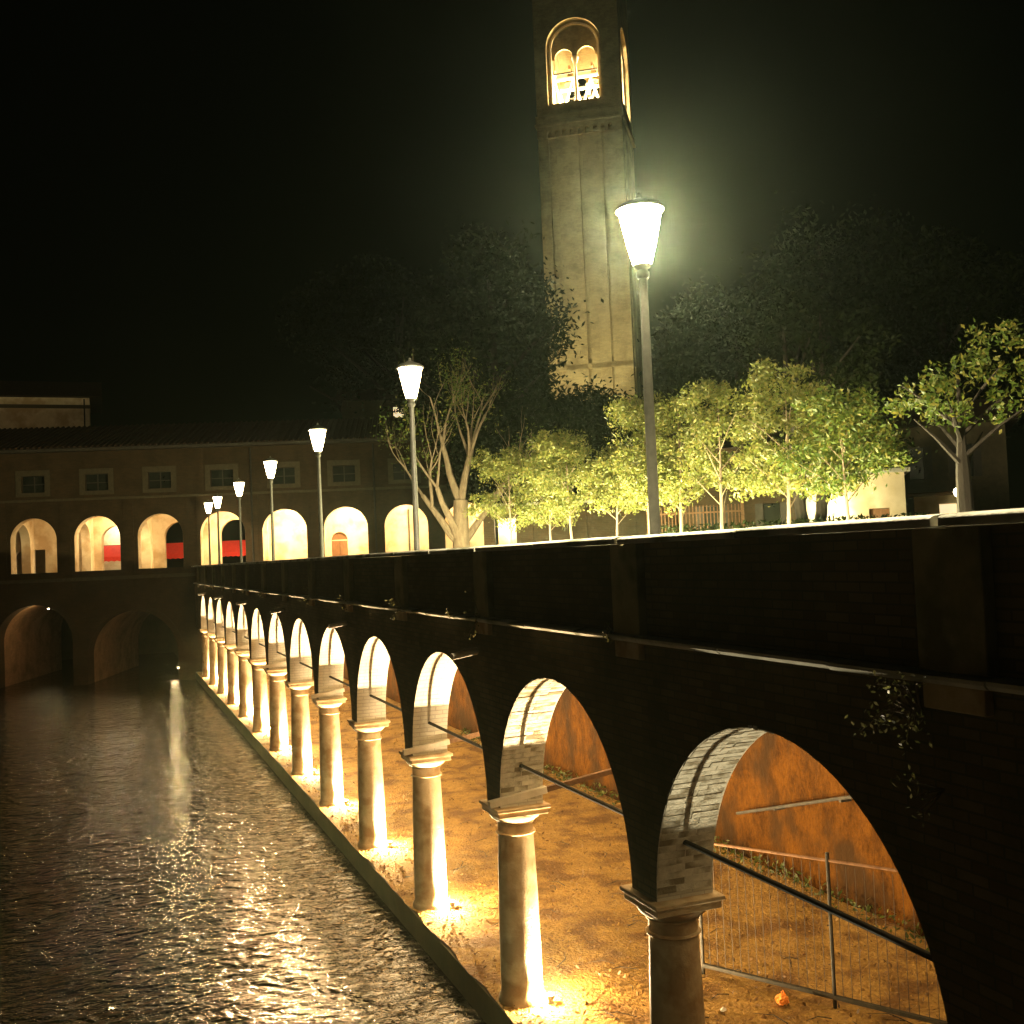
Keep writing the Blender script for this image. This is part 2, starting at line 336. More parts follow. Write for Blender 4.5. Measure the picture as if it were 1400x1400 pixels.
# whitewashed bricks of the two nearest arch linings, laid in courses round the curve
def brickmesh(w_, l_, h_):
    b_ = MB().box(-w_/2, w_/2, -l_/2, l_/2, -.02, h_); me = bpy.data.meshes.new('brick'); me.from_pydata(b_.v, [], b_.f); me.update(); me.materials.append(M['limebrick']); return me
short = [brickmesh(.196+.004*(i-1), .064-.003*(i % 2), .006+.004*(i % 3)) for i in range(4)]
long_ = [brickmesh(.300+.004*(i-1), .064-.003*(i % 2), .006+.004*(i % 3)) for i in range(4)]
for (uc, w_, zb, zs, rise) in ops[-K0-1:-K0+1]:
    nC = 56
    for q in range(nC):
        al = math.radians(3) + q*(math.pi*.64/nC)
        for j in range(2 if q % 2 else 3):
            o = link(bpy.data.objects.new('brick', random.choice(long_ if q % 2 else short)))
            x = (.163+.31*j if q % 2 else .111+j*.206)+random.uniform(-.012,.004)
            o.parent = arc; o.location = (x, uc+math.cos(al)*rise, zs+math.sin(al)*rise)
            o.rotation_euler = (al+math.pi/2+random.uniform(-.02,.02), random.uniform(-.01,.01), random.uniform(-.015,.015))
# columns: plinth, shaft, necking, echinus, abacus
def colmesh():
    H = ZC-ZF
    sh = MB().lathe([(.33,0),(.33,.06),(.315,.09),(.292,.12),(.290,.6),(.283,1.2),(.268,1.8),(.250,H-.42)], seg=36)
    nk = MB().lathe([(.25,H-.42),(.275,H-.415),(.285,H-.40),(.275,H-.385),(.252,H-.38),(.250,H-.27),(.27,H-.265),(.275,H-.25),(.262,H-.24),(.29,H-.225),(.335,H-.19),(.362,H-.15),(.365,H-.135),(.365,H-.13)], seg=36)
    ab = MB(); s_ = .365
    ab.box(-s_, s_, -s_, s_, H-.13, H-.05); ab.box(-s_-.03, s_+.03, -s_-.03, s_+.03, H-.049, H-.003)
    return sh, nk, ab
sh, nk, ab = colmesh(); first = None
for k in range(K0, K1+1):
    if first is None:
        c = sh.build('column', M['stone'], None, smooth=True); b1 = nk.build('capital', M['stone'], c, smooth=True); a1_ = ab.build('abacus', M['stone'], c, bevel=.008)
        first = c
    else:
        c = first.copy(); col.objects.link(c)
        for ch in list(first.children): d_ = ch.copy(); col.objects.link(d_); d_.parent = c
    c.parent = arc; c.location = (.31, PY(k), ZF)
# tie rods in the arches
for k in range(K0, K1):
    MB().tube([(.3, PY(k)+.2, -2.92), (.3, PY(k+1)-.2, -2.92)], [.028, .028], 8).build('tie_rod', M['iron'], arc)
ordn = ['first','second','third','fourth','fifth','sixth','seventh','eighth','ninth','tenth','eleventh','twelfth','thirteenth']
# spouts on every second spandrel
for q, k in enumerate((1, 3, 5, 7, 9, 11)):
    MB().tube([(.05, PY(k)+.45, -1.36), (-.42, PY(k)+.35, -1.42)], [.055, .05], 10).build('drain_spout', M['zinc'], arc)
# sloping pipes resting on column heads
for q, (k, L) in enumerate(((1, 2.1), (2, 1.5), (4, 1.6), (6, 1.4), (8, 1.3))):
    p = MB().box(-.05, .05, -.05, .05, 0, 1)
    t = thing('tie_bar', 'square steel bar resting on the head of the %s lit column from the dark one' % ordn[k-1], 'steel bar', (4.80, PY(k)-.40, -3.43), 0, 'steel bars resting on column heads')
    MB().box(0, .85, -.045, .045, 0, .09).build('lit_end', M['zinc'], t); MB().box(.852, L, -.035, .035, .01, .08).build('bar', M['rust'], t)  # pale front length paints the uplight's glow onto the bar
    t.rotation_euler = (0, -R(7.5), 0)
# back wall of the loggia, end wall
bwall = thing('back_wall', 'stained ochre rendered wall closing the back of the lit loggia', 'wall', (XB, 0, 0))
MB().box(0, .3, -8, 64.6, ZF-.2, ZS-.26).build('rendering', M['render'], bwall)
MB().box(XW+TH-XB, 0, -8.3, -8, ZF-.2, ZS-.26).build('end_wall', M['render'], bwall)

ceil_ = MB().box(TH+.01, XB-XW-.01, -7.9, 64.0, ZS-.31, ZS-.262).build('ceiling', M['soffit'], arc)
# uplights at the feet of the columns
upf = None
for k in range(1, K1+1):
    lab = 'glowing floodlight at the foot of the %s lit column from the dark one' % ordn[k-1]
    loc = (5.60, PY(k)-.33, ZF)
    if upf is None:
        upf = thing('floor_uplight', lab, 'floodlight', loc, 0, 'floodlights at the column feet')
        MB().lathe([(.05,0),(.05,.02),(.03,.03),(.03,.05),(.056,.07),(.058,.115)], seg=16).build('housing', M['zinc'], upf, smooth=True)
        MB().lathe([(.052,.1155),(.048,.125),(.02,.133)], seg=16).build('lens', M['lens'], upf)
        c = upf
    else:
        c = copy_tree(upf); c.location = loc; c['label'] = lab
for k in range(1, K1+1):
    plight('uplight_beam', (5.60, PY(k)-.33, ZF+.16), P_UP, (1, .74, .42), .05, typ='SPOT', rot=Vector((math.sin(R(18)), 0, math.cos(R(18)))).to_track_quat('-Z', 'Y').to_euler(), size=R(152), blend=.15)
    plight('uplight_glow', (5.56, PY(k)-.31, ZF+.17), P_UP*.26, WARM, .05)
q = thing('added_spotlight', 'added small spotlight at the foot of the dark nearest column brightening the arch', 'floodlight', (5.62, PY(0)-.40, ZF)); MB().lathe([(.05,0),(.05,.03),(.03,.04),(.03,.08),(.068,.10),(.070,.13)], seg=14).build('housing', M['iron'], q); MB().lathe([(.06,.131),(.058,.138)], seg=14).build('lens', M['warmwin'], q)
plight('added_arch_spot', (5.62, PY(0)-.40, ZF+.17), 1000, (1, .86, .55), .05, typ='SPOT', rot=Vector((-.03, -.40, 1)).to_track_quat('-Z', 'Y').to_euler(), size=R(47), blend=.25)  # invented lamp: brightens the near arch lining, cone kept off the column

# ------------------------------------------------------------------ street lamps along the parapet
def lantern(lab, loc, src=None):
    t = thing('street_lamp', lab, 'street lamp', loc, 0, 'street lamps along the canal parapet')
    if src:
        for ch in src.children: copy_tree(ch, t)
        return t
    MB().lathe([(.13,0),(.13,.08),(.10,.12),(.095,.9),(.085,.95),(.062,1.0),(.055,2.6),(.046,4.05)], seg=20).build('pole', M['polemetal'], t, smooth=True)
    MB().lathe([(.06,4.0),(.075,4.03),(.075,4.07),(.05,4.1),(.09,4.13),(.10,4.16)], seg=20).build('collar', M['polemetal'], t, smooth=True)
    gl = MB().lathe([(.10,4.165),(.15,4.35),(.205,4.6),(.235,4.76)], seg=24).build('lantern_glass', M['lampglass'], t, smooth=True)
    MB().lathe([(.27,4.762),(.27,4.79),(.22,4.83),(.10,4.88),(.03,4.91),(.02,4.97)], seg=24).build('lamp_hood', M['polemetal'], t, smooth=True)
    return t
LY = [10.14, 19.52, 29.04, 38.0, 47.5, 57.06, 65.0]
ln = None; lampnames = ['nearest street lamp, dazzling bright, its tapered lantern in front of the tower',
 'second nearest tapered street lamp, beside the bare-branched tree', 'third street lamp from the camera, in front of the framed windows',
 'fourth street lamp from the camera, left of the whitest portico arch', 'fifth street lamp from the camera, before the arch with a red awning', 'sixth street lamp from the camera, second from the far end', 'farthest street lamp at the end of the parapet']
for i, y in enumerate(LY):
    X = 5.72 if i else 5.66
    l = lantern(lampnames[i], (X*1.0, y*X/5.55 if i < 6 else 64.2, ZS), ln); ln = ln or l
for ch in ln.children:
    if ch.name.startswith('lantern_glass'):
        ch.data = ch.data.copy(); ch.data.materials[0] = M['lampglass1']


# ------------------------------------------------------------------ portico building over the canal
SP = 3.707
pb = thing('portico_building', 'long brick building with lit round-arched portico and square framed windows, spanning the canal', 'building', (FU[0], FU[1], 0), FA)
UC = lambda k: SP*(k-3)
w1 = MB(); wall_band(w1, -24, 8, ZW-1.4, -1.0, 0, 1.2, [(-11.2, 4.4, ZW-1.4, -4.02, 2.2), (-5.5, 5.3, ZW-1.4, -5.07, 2.67)], n=28, closed=False)
w1.build('river_wall', M['facade'], pb)
for (uc, w_, zs, rise) in ((-11.2, 4.4, -4.02, 2.2), (-5.5, 5.3, -5.07, 2.67)):   # tunnel vaults
    v = MB(); P = arcpts(uc, w_+.04, zs, rise+.02, 28); P = [(P[0][0], ZW-1.4)] + P + [(P[-1][0], ZW-1.4)]
    for p, r in zip(P[:-1], P[1:]): v.quad((p[0],1.2,p[1]),(r[0],1.2,r[1]),(r[0],D2,r[1]),(p[0],D2,p[1]))
    v.build('tunnel_vault', M['tunnel'], pb, smooth=True)
    ring = MB(); A = arcpts(uc, w_+.02, zs, rise+.01, 28); Bq = arcpts(uc, w_+.7, zs, rise+.35, 28)
    for q in range(28):
        ring.quad((A[q][0],-.04,A[q][1]),(A[q+1][0],-.04,A[q+1][1]),(Bq[q+1][0],-.04,Bq[q+1][1]),(Bq[q][0],-.04,Bq[q][1]))
        ring.quad((A[q][0],-.04,A[q][1]),(A[q+1][0],-.04,A[q+1][1]),(A[q+1][0],.0,A[q+1][1]),(A[q][0],.0,A[q][1]))
        ring.quad((Bq[q][0],-.04,Bq[q][1]),(Bq[q+1][0],-.04,Bq[q+1][1]),(Bq[q+1][0],.0,Bq[q+1][1]),(Bq[q][0],.0,Bq[q][1]))
    ring.build('tunnel_ring', M['facade'], pb)
for (u_, d_, z_, pw_, lab) in ((-3.05, .9, -5.9, 40, 'small bright lamp near the water on the right jamb of the right river tunnel'), (-10.9, 1.6, -1.98, 70, 'tiny bright lamp under the crown of the left river tunnel')):
    p = FP(u_, d_); q = thing('tunnel_lamp', lab, 'lamp', (p[0], p[1], z_), FA)
    MB().box(-.05, .12, -.09, .09, -.10, .06).build('housing', M['iron'], q, bevel=.01); MB().lathe([(.02,-.16),(.06,-.13),(.07,-.101)], seg=12).build('lens', M['lens'], q)
    p = FP(u_-.25, d_-.1); plight('tunnel_light', (p[0], p[1], z_-.22), pw_, (1, .70, .34), .05)
aops = [(UC(k), 2.68, (-.998 if k > 2 else .10), 2.05, 1.34) for k in range(-3, 8)]
w2 = MB(); wall_band(w2, -24, 26, -1.0, 4.5, 0, .75, aops, n=24, closed=False)
w2.build('wall', M['facade'], pb)
for (uc, w_, zb, zs, rise) in aops:
    v = MB(); P = arcpts(uc, w_-.012, zs, rise-.006, 24); P = [(P[0][0], zb+.004)] + P + [(P[-1][0], zb+.004)]
    for p, r in zip(P[:-1], P[1:]): v.quad((p[0],.004,p[1]),(r[0],.004,r[1]),(r[0],.746,r[1]),(p[0],.746,p[1]))
    v.build('arch_lining', M['plaster'], pb, smooth=True)
wops = [(UC(k)+(.05 if k < 5 else 0), 1.36, 4.92, 5.92, 0) for k in range(-3, 10)]
w3 = MB(); wall_band(w3, -24, 26, 4.5, 7.3, 0, .5, wops, closed=True); w3.build('upper_wall', M['facade'], pb)
MB().box(-24, 26, -.10, -.002, 4.36, 4.5).build('string_course', M['framestone'], pb, bevel=.02)
MB().box(-24, 8, -.08, -.002, -.48, -.26).build('belt_course', M['framestone'], pb, bevel=.02)
for (uc, w_, zb, zs, _) in wops:
    f = MB(); f.box(uc-1.0, uc+1.0, -.07, -.002, zs, zs+.34); f.box(uc-1.0, uc+1.0, -.07, -.002, zb-.24, zb)
    f.box(uc-1.0, uc-.68, -.069, -.002, zb, zs); f.box(uc+.68, uc+1.0, -.069, -.002, zb, zs)
    win = f.build('window', M['framestone'], pb, bevel=.01)
    MB().box(uc-.68, uc+.68, .28, .30, zb, zs).build('pane', M['glass'], win)
    m2 = MB(); m2.box(uc-.03, uc+.03, .24, .279, zb, zs); m2.box(uc-.68, uc+.68, .245, .275, (zb+zs)/2-.02, (zb+zs)/2+.02); m2.build('glazing_bar', M['darkwood'], win)
for k in range(-3, 8):                                 # flat pilasters between the arches
    u = UC(k)+SP/2
    p = MB(); p.box(u-.30, u+.30, -.07, -.002, -1.0, 4.355); p.box(u-.36, u+.36, -.10, -.002, 1.85, 2.05); p.build('pilaster', M['facade'], pb, bevel=.01)
MB().tube([(9.25,-.12,7.2),(9.25,-.12,-.9)], [.06,.06], 8).build('downpipe', M['iron'], pb)
MB().tube([(1.8,-.12,7.2),(1.8,-.12,-.9)], [.06,.06], 8).build('downpipe', M['iron'], pb)
MB().box(-24.3, 26.3, -.55, .2, 7.3, 7.48).build('eaves', M['darkwood'], pb, bevel=.02)
rf = MB(); rf.face([(-24.4,-.62,7.5),(26.4,-.62,7.5),(26.4,6,9.6),(-24.4,6,9.6)]); rf.face([(-24.4,12,7.5),(26.4,12,7.5),(26.4,6,9.6),(-24.4,6,9.6)])
rf.face([(-24.4,-.62,7.5),(-24.4,6,9.6),(-24.4,12,7.5)]); rf.face([(26.4,-.62,7.5),(26.4,6,9.6),(26.4,12,7.5)]); rf.face([(-24.4,-.62,7.5),(26.4,-.62,7.5),(26.4,12,7.5),(-24.4,12,7.5)])
roof = rf.build('roof', M['roof'], pb)
tm = MB()
for i in range(150):
    u = -24.3 + i*.338
    tm.tube([(u,-.66,7.53),(u,6,9.63)], [.07,.07], 5)
ro = tm.build('roof_tiles', M['roof'], roof); ro['kind'] = 'stuff'
# portico inside: floor, ceiling, rear wall with openings, cross arches
MB().box(-24, 26, .76, D2, -1.2, -1.004).build('portico_floor', M['paving'], pb)
MB().box(-24, 26, .76, D2, 4.25, 4.4).build('portico_ceiling', M['plaster'], pb)
rear = [(UC(0)-2.5, .7, -1.0, 1.2, .35), (UC(0)-1.3, .8, -1.0, 1.6, 0), (UC(1)-.15, 1.9, -1.0, 2.0, .95), (UC(2)+.15, 2.0, -1.0, 2.05, 1.0), (UC(3)+.0, 2.0, -1.0, 2.05, 1.0), (UC(5)-.75, 1.05, -1.0, 1.45, .52)]
w4 = MB(); wall_band(w4, -24, 26, -1.0, 4.25, 4.6, 5.1, rear, n=20, closed=False); w4.build('rear_wall', M['plaster'], pb)
u = UC(5)-.75
dr = MB(); dr.box(u-.52, u-.01, 4.75, 4.82, -1.0, 1.4); dr.box(u+.01, u+.52, 4.75, 4.82, -1.0, 1.4); door = dr.build('door', M['wood'], pb, bevel=.01)
door['label'] = 'brown double door under a fanlight'
fl = MB(); P = arcpts(u, 1.04, 1.46, .5, 16); fl.face([(p[0], 4.8, p[1]) for p in P]); fl.build('fanlight', M['wood'], door)
MB().box(u-.55, u+.55, 4.72, 4.86, 1.4, 1.46).build('transom', M['plaster'], door)
for hu in (u-.1, u+.1): MB().box(hu-.03, hu+.03, 4.7, 4.749, .25, .33).build('handle', M['bronze'], door)
MB().box(UC(6)+.05, UC(6)+.17, 4.5, 4.598, -.1, 3.3).build('wall_pipe', M['framestone'], pb)
for k in range(-4, 8):                                 # cross arches at the piers
    u = UC(k)+SP/2; c4 = MB()
    wall_band(c4, .76, 4.6, -1.0, 4.25, u-.28, u+.28, [(2.68, 2.5, -1.0, 1.9, 1.25)], n=18, closed=False)
    c4.build('cross_arch', M['plaster'], pb, map_=lambda p: (p[1], p[0], p[2]))
# ceiling lamps of the portico
cl0 = None; bayn = {-1:'second portico bay left of the frame edge',0:'leftmost visible portico bay, over the dark doors',1:'portico bay of the second arch from the left',2:'portico bay with the brick-sided third arch',3:'portico bay behind the far street lamps',4:'whitest portico bay',5:'portico bay with the brown double door',6:'portico bay left of the bare tree',7:'portico bay behind the bare tree trunk'}
pw = {0:.35, 1:1.8, 2:.6, 3:2.6, 4:6, 5:4.5, 6:3, 7:3}
for k in range(0, 8):
    p = FP(UC(k)+(.4 if k != 0 else .8), 2.6)
    if cl0 is None:
        cl0 = thing('ceiling_lamp', '', 'ceiling lamp', (0,0,0), 0, 'ceiling lamps under the portico')
        MB().lathe([(.02,-.5),(.02,0)], seg=8).build('rod', M['iron'], cl0); MB().lathe([(.05,-.76),(.16,-.7),(.19,-.6),(.12,-.52)], seg=16).build('globe', M['warmwin'], cl0, smooth=True); c = cl0
    else: c = copy_tree(cl0)
    c.location = (p[0], p[1], 4.25); c['label'] = 'ceiling lamp hanging in the ' + bayn[k]
    plight('portico_light', (p[0], p[1], 3.3), P_BAY*pw[k], (1, .74, .40), .15)
# red awnings beyond the rear openings, and a lit wall across the street
def awning(u, dpt, wdt, lab, n=9):
    p = FP(u, dpt); t = thing('red_awning', lab, 'awning', (p[0], p[1], 0), FA, 'red awnings seen through the portico')
    fr = MB(); fr.tube([(-wdt/2,-.9,.95),(wdt/2,-.9,.95)], [.025,.025]); fr.tube([(-wdt/2,0,1.75),(wdt/2,0,1.75)], [.03,.03]); fr.tube([(-wdt/2,0,1.75),(-wdt/2,-.9,.95)], [.02,.02]); fr.tube([(wdt/2,0,1.75),(wdt/2,-.9,.95)], [.02,.02])
    fr.tube([(-wdt/2,-.9,.95),(-wdt/2,-.9,-1)], [.03,.03]); fr.tube([(wdt/2,-.9,.95),(wdt/2,-.9,-1)], [.03,.03]); fr.tube([(-wdt/2,0,1.75),(-wdt/2,0,-1)], [.03,.03]); fr.tube([(wdt/2,0,1.75),(wdt/2,0,-1)], [.03,.03])
    fr.build('frame', M['iron'], t)
    cv = MB(); cv.quad((-wdt/2,0,1.78),(wdt/2,0,1.78),(wdt/2,-.93,.98),(-wdt/2,-.93,.98)); cv.build('canvas', M['red'], t)
    va = MB()
    for i in range(n):
        a = -wdt/2+wdt*i/n; b_ = a+wdt/n
        va.face([(a,-.935,.985),(b_,-.935,.985),(b_,-.935,.72),((a+b_)/2,-.94,.66),(a,-.935,.72)])
    va.build('valance', M['red'], t)
awning(UC(1)-.9, 7.6, 3.2, 'red awning in front of a brightly lit white wall, seen through the second arch')
awning(UC(2)-.3, 7.6, 3.0, 'red awning against the dark, seen through the brick-sided third arch')
awning(UC(3)+.1, 7.6, 3.0, 'red awning seen between the far street lamps through the fourth arch')
p = FP(UC(1)-1.7, 10.2); sw = thing('shop_wall', 'bright white shop wall glimpsed beyond the red awning', 'wall', (p[0], p[1], 0), FA)
wm = MB(); wall_band(wm, -1.5, 2.6, -1.0, 4.2, 0, .3, [(1.4, .9, -1.0, 1.1, 0)], closed=True); wm.build('wall', M['plaster'], sw); MB().box(.97, 1.83, .1, .15, -1.0, 1.08).build('door', M['wood'], sw)
p = FP(UC(1)-1.3, 8.9); plight('shop_light', (p[0], p[1], 3.2), 420, (1, .85, .6), .1)
t = thing('wall_lantern', 'small lantern above the red awning lighting the white shop wall', 'lamp', (p[0], p[1], 3.4)); MB().lathe([(.05,0),(.12,.1),(.14,.3),(.02,.4)], seg=12).build('glass', M['warmwin'], t, smooth=True); MB().lathe([(.15,.41),(.03,.5)], seg=12).build('cap', M['iron'], t)

# house behind, upper left
hs = thing('house', 'dim ochre house with dark overhanging roof rising behind the portico building at far left', 'house', (-.9, 95, ZS), 0)
hw = MB(); wall_band(hw, -14, 0, 0, 15.6, 0, 8, [(-1.9, 1.8, 11.0, 13.0, 0), (-7.1, 1.8, 11.0, 13.0, 0), (-11.5, 1.8, 11.0, 13.0, 0)], closed=True)
hw.build('wall', M['plaster'], hs)
for u in (-1.9, -7.1, -11.5):
    f = MB(); f.box(u-.88, u+.88, .1, .2, 11.02, 12.98); wn = f.build('window', M['darkwood'], hs); MB().box(u-.85, u+.85, .05, .099, 11.9, 12.0).build('sill_bar', M['darkwood'], wn)
MB().box(-14.2, .1, -.12, -.002, 14.7, 15.0).build('cornice', M['framestone'], hs, bevel=.02)
rf = MB(); rf.face([(-14.8,-1.0,15.6),(1.0,-1.0,15.6),(1.0,4,17.6),(-14.8,4,17.6)]); rf.face([(-14.8,9,15.6),(1.0,9,15.6),(1.0,4,17.6),(-14.8,4,17.6)]); rf.face([(1.0,-1,15.6),(1.0,9,15.6),(1.0,4,17.6)]); rf.face([(-14.8,-1,15.6),(-14.8,9,15.6),(-14.8,4,17.6)]); rf.face([(-14.8,-1,15.6),(1,-1,15.6),(1,9,15.6),(-14.8,9,15.6)])
rf.build('roof', M['roof'], hs)
MB().tube([(-.4,-.1,15.5),(-.4,-.1,0)], [.06,.06]).build('downpipe', M['iron'], hs)
t = thing('roof_lamp', 'street lamp between the portico roof and the far left house, lighting its wall', 'lamp', (-9.5, 88, ZS)); MB().tube([(0,0,0),(0,0,12.6)], [.09,.05]).build('pole', M['iron'], t); MB().lathe([(.1,12.6),(.2,12.8),(.03,13)], seg=12).build('glass', M['warmwin'], t)
plight('house_light', (-9.5, 87.6, 11.4), 80, (1, .62, .28), .2)
# back house with one lit window right of the third lamp
h2 = thing('house', 'dark house with one pale lit window, above the portico roof by the second lamp', 'house', (21.2, 77.1, ZS), FA)
wm = MB(); wall_band(wm, -4.5, 7, 0, 13.0, 0, 6, [(-.3, .8, 11.15, 12.5, 0)], closed=True); wm.build('wall', M['facade'], h2)
MB().box(-.69, .09, .1, .14, 11.17, 12.48).build('window', M['warmwin'], h2)
rf = MB(); rf.face([(-5,-.6,13.0),(7.5,-.6,13.0),(7.5,3,14.4),(-5,3,14.4)]); rf.face([(-5,6.6,13.0),(7.5,6.6,13.0),(7.5,3,14.4),(-5,3,14.4)]); rf.face([(-5,-.6,13.0),(-5,6.6,13.0),(-5,3,14.4)]); rf.face([(7.5,-.6,13.0),(7.5,6.6,13.0),(7.5,3,14.4)]); rf.build('roof', M['roof'], h2)

# ------------------------------------------------------------------ bell tower
TA = -R(35); TW = 6.9
tw = thing('bell_tower', 'tall brick bell tower with a lit belfry opening of two arches', 'tower', (33.75, 78.15, ZS), TA)
H0 = -ZS
def sidemaps():   # four faces of the tower in its own space: u along the face, y inwards
    W_ = TW
    return [lambda p: (p[0], p[1], p[2]), lambda p: (W_-p[1], p[0], p[2]), lambda p: (W_-p[0], W_-p[1], p[2]), lambda p: (p[1], W_-p[0], p[2])]
maps = sidemaps()
z_fr = 34.5+H0; z_sill = 36.6+H0; z_spr = 41.0+H0; z_top = 48.0+H0
for i, mp in enumerate(maps):
    a = .001*i
    s_ = MB(); s_.box(.9 if i % 2 else .0, TW-(.9 if i % 2 else 0), 0.25, .9, 0, z_fr); s_.build('shaft_wall', M['tower'], tw, map_=mp)
    les = MB()
    for (u0, u1) in ((0.0, .85), (TW/2-1.95, TW/2-.14), (TW/2+.14, TW/2+1.75), (TW-1.55, TW-.0)):
        les.box(u0+(.25 if u0 == 0 and i % 2 else 0), u1-(.25 if u1 == TW and i % 2 else 0), 0, .249, 0, z_fr-.9)
    les.box(.25 if i % 2 else 0, TW-(.25 if i % 2 else 0), -.0, .247, 15.6, 16.0)
    les.build('pilaster_strip', M['tower'], tw, map_=mp)
    # corbel table: little arches
    n_ = 11; cw = TW/n_; cb = MB()
    wall_band(cb, (.26 if i % 2 else 0), TW-(.26 if i % 2 else 0), z_fr-.9, z_fr+.1, -.12 if not i % 2 else 0.0, .24, [(cw*(q+.5), cw*.55, z_fr-.9, z_fr-.5, cw*.27) for q in range(1, n_-1)], n=8, closed=True)
    cb.build('corbel_table', M['tower'], tw, map_=mp)
    m_ = MB(); m_.box(-.18 if not i % 2 else .07, TW+.18 if not i % 2 else TW-.07, -.18, .07, z_fr+.1, z_fr+.32); m_.box(-.1 if not i % 2 else .2, TW+.1 if not i % 2 else TW-.2, -.1, .2, z_fr+.32, z_fr+1.0); m_.build('moulding', M['tower'], tw, map_=mp, bevel=.02)
    # belfry wall with recessed arch
    bf = MB(); e = .9 if i % 2 else 0
    uc = TW/2-.25 if i == 0 else TW/2
    wall_band(bf, e, TW-e, z_fr+1.0, z_top, 0, .45, [(uc, 4.5, z_sill-.3, z_spr, 2.25)], n=28, closed=True)
    bf.build('belfry_wall', M['tower'], tw, map_=mp)
    b2 = MB(); wall_band(b2, e, TW-e, z_fr+1.0, z_top, .452, .9, [(uc, 3.8, z_sill, z_spr, 1.9)], n=28, closed=True)
    b2.build('belfry_inner_wall', M['tower'], tw, map_=mp)
    # rim moulding in pale plaster
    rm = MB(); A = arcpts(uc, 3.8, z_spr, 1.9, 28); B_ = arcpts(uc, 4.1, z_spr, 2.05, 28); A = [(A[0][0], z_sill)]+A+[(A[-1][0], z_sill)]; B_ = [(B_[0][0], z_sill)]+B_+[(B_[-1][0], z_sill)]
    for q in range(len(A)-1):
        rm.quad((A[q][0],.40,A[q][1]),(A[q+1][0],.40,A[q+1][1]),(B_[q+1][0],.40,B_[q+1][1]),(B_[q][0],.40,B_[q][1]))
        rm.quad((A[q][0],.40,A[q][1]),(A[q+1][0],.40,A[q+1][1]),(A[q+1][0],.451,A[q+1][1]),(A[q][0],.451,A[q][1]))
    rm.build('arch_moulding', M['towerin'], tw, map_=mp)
    # two-light tracery with a central colonnette
    zs2 = z_sill+3.75
    tr = MB(); wall_band(tr, uc-1.898, uc+1.898, zs2, z_spr+1.93, .70, .88, [(uc-.92, 1.5, zs2, zs2+.001, .75), (uc+.92, 1.5, zs2, zs2+.001, .75)], n=18, closed=False)
    # trim the tympanum to the round head
    keep = MB()
    def inside(x, z): return z <= z_spr or (x-uc)**2+(z-z_spr)**2 <= 1.92**2
    for f in tr.f:
        pts = [tr.v[q] for q in f]; zt = max(p[2] for p in pts)
        if zt > z_spr+1.9:
            pts = [(p[0], p[1], min(p[2], z_spr+math.sqrt(max(0, 1.9**2-(p[0]-uc)**2)))) if p[2] > z_spr+1.9 else p for p in pts]
        keep.face(pts)
    keep.build('tracery', M['tower'], tw, map_=mp)
    cn = MB(); cn.lathe([(.22,z_sill),(.22,z_sill+.12),(.13,z_sill+.25),(.12,zs2-.55),(.16,zs2-.5),(.26,zs2-.2),(.30,zs2-.12),(.30,zs2)], uc, .79, 14); cn.build('colonnette', M['towerin'], tw, smooth=True, map_=mp)
    rl = MB(); rl.box(uc-1.89, uc+1.89, .92, .97, z_sill+2.55, z_sill+2.68); rl.build('tie_beam', M['darkwood'], tw, map_=mp)
    top = MB(); top.box(-.3 if not i % 2 else .2, TW+.3 if not i % 2 else TW-.2, -.3, .2, z_top, z_top+.5); top.build('cornice', M['tower'], tw, map_=mp, bevel=.02)
MB().box(.95, TW-.95, .95, TW-.95, z_sill-.3, z_sill-.05).build('belfry_floor', M['towerin'], tw)
MB().box(.0+.3, TW-.3, .3, TW-.3, z_top-.4, z_top-.05).build('belfry_ceiling', M['towerin'], tw)
v = MB(); v.face([(-.5,-.5,z_top+.5),(TW+.5,-.5,z_top+.5),(TW/2,TW/2,z_top+5)]); v.face([(TW+.5,-.5,z_top+.5),(TW+.5,TW+.5,z_top+.5),(TW/2,TW/2,z_top+5)]); v.face([(TW+.5,TW+.5,z_top+.5),(-.5,TW+.5,z_top+.5),(TW/2,TW/2,z_top+5)]); v.face([(-.5,TW+.5,z_top+.5),(-.5,-.5,z_top+.5),(TW/2,TW/2,z_top+5)])
v.build('roof', M['roof'], tw)
def tpt(x, y, z):
    return (33.75+x*math.cos(TA)-y*math.sin(TA), 78.15+x*math.sin(TA)+y*math.cos(TA), z)
for (bx, nm, s_) in ((2.4, 'left', 1.0), (4.3, 'right', .8)):
    t = thing('bell', 'bronze bell hanging behind the %s arch of the tower opening' % nm, 'bell', tpt(bx, 3.2, 39.2), TA, 'bells in the tower')
    MB().lathe([(.62*s_,0),(.58*s_,.08),(.42*s_,.35),(.34*s_,.75),(.28*s_,.95),(.08*s_,1.02)], seg=24).build('body', M['bronze'], t, smooth=True); MB().lathe([(.04,-.08),(.08,-.05),(.08,.05),(.03,.12),(.03,.9)], seg=10).build('clapper', M['iron'], t)
    MB().box(-.08, .08, -.8, .8, 1.02, 1.3).build('yoke', M['wood'], t)
fr = thing('trestle', 'pale trestle standing inside the lit belfry below the bells', 'trestle', tpt(0, 0, 36.6), TA)
for (x0, x1) in ((1.9, 2.7), (3.4, 2.7), (3.4, 4.2), (4.9, 4.2), (1.7, 1.2)):
    for yy in (2.2, 4.4): MB().tube([(x0, yy, 0), (x1, yy, 2.6)], [.09,.09], 6).build('leg', M['towerin'], fr)
for yy in (2.2, 4.4): MB().box(1.2, 5.4, yy-.1, yy+.1, 2.6, 2.8).build('beam', M['towerin'], fr)
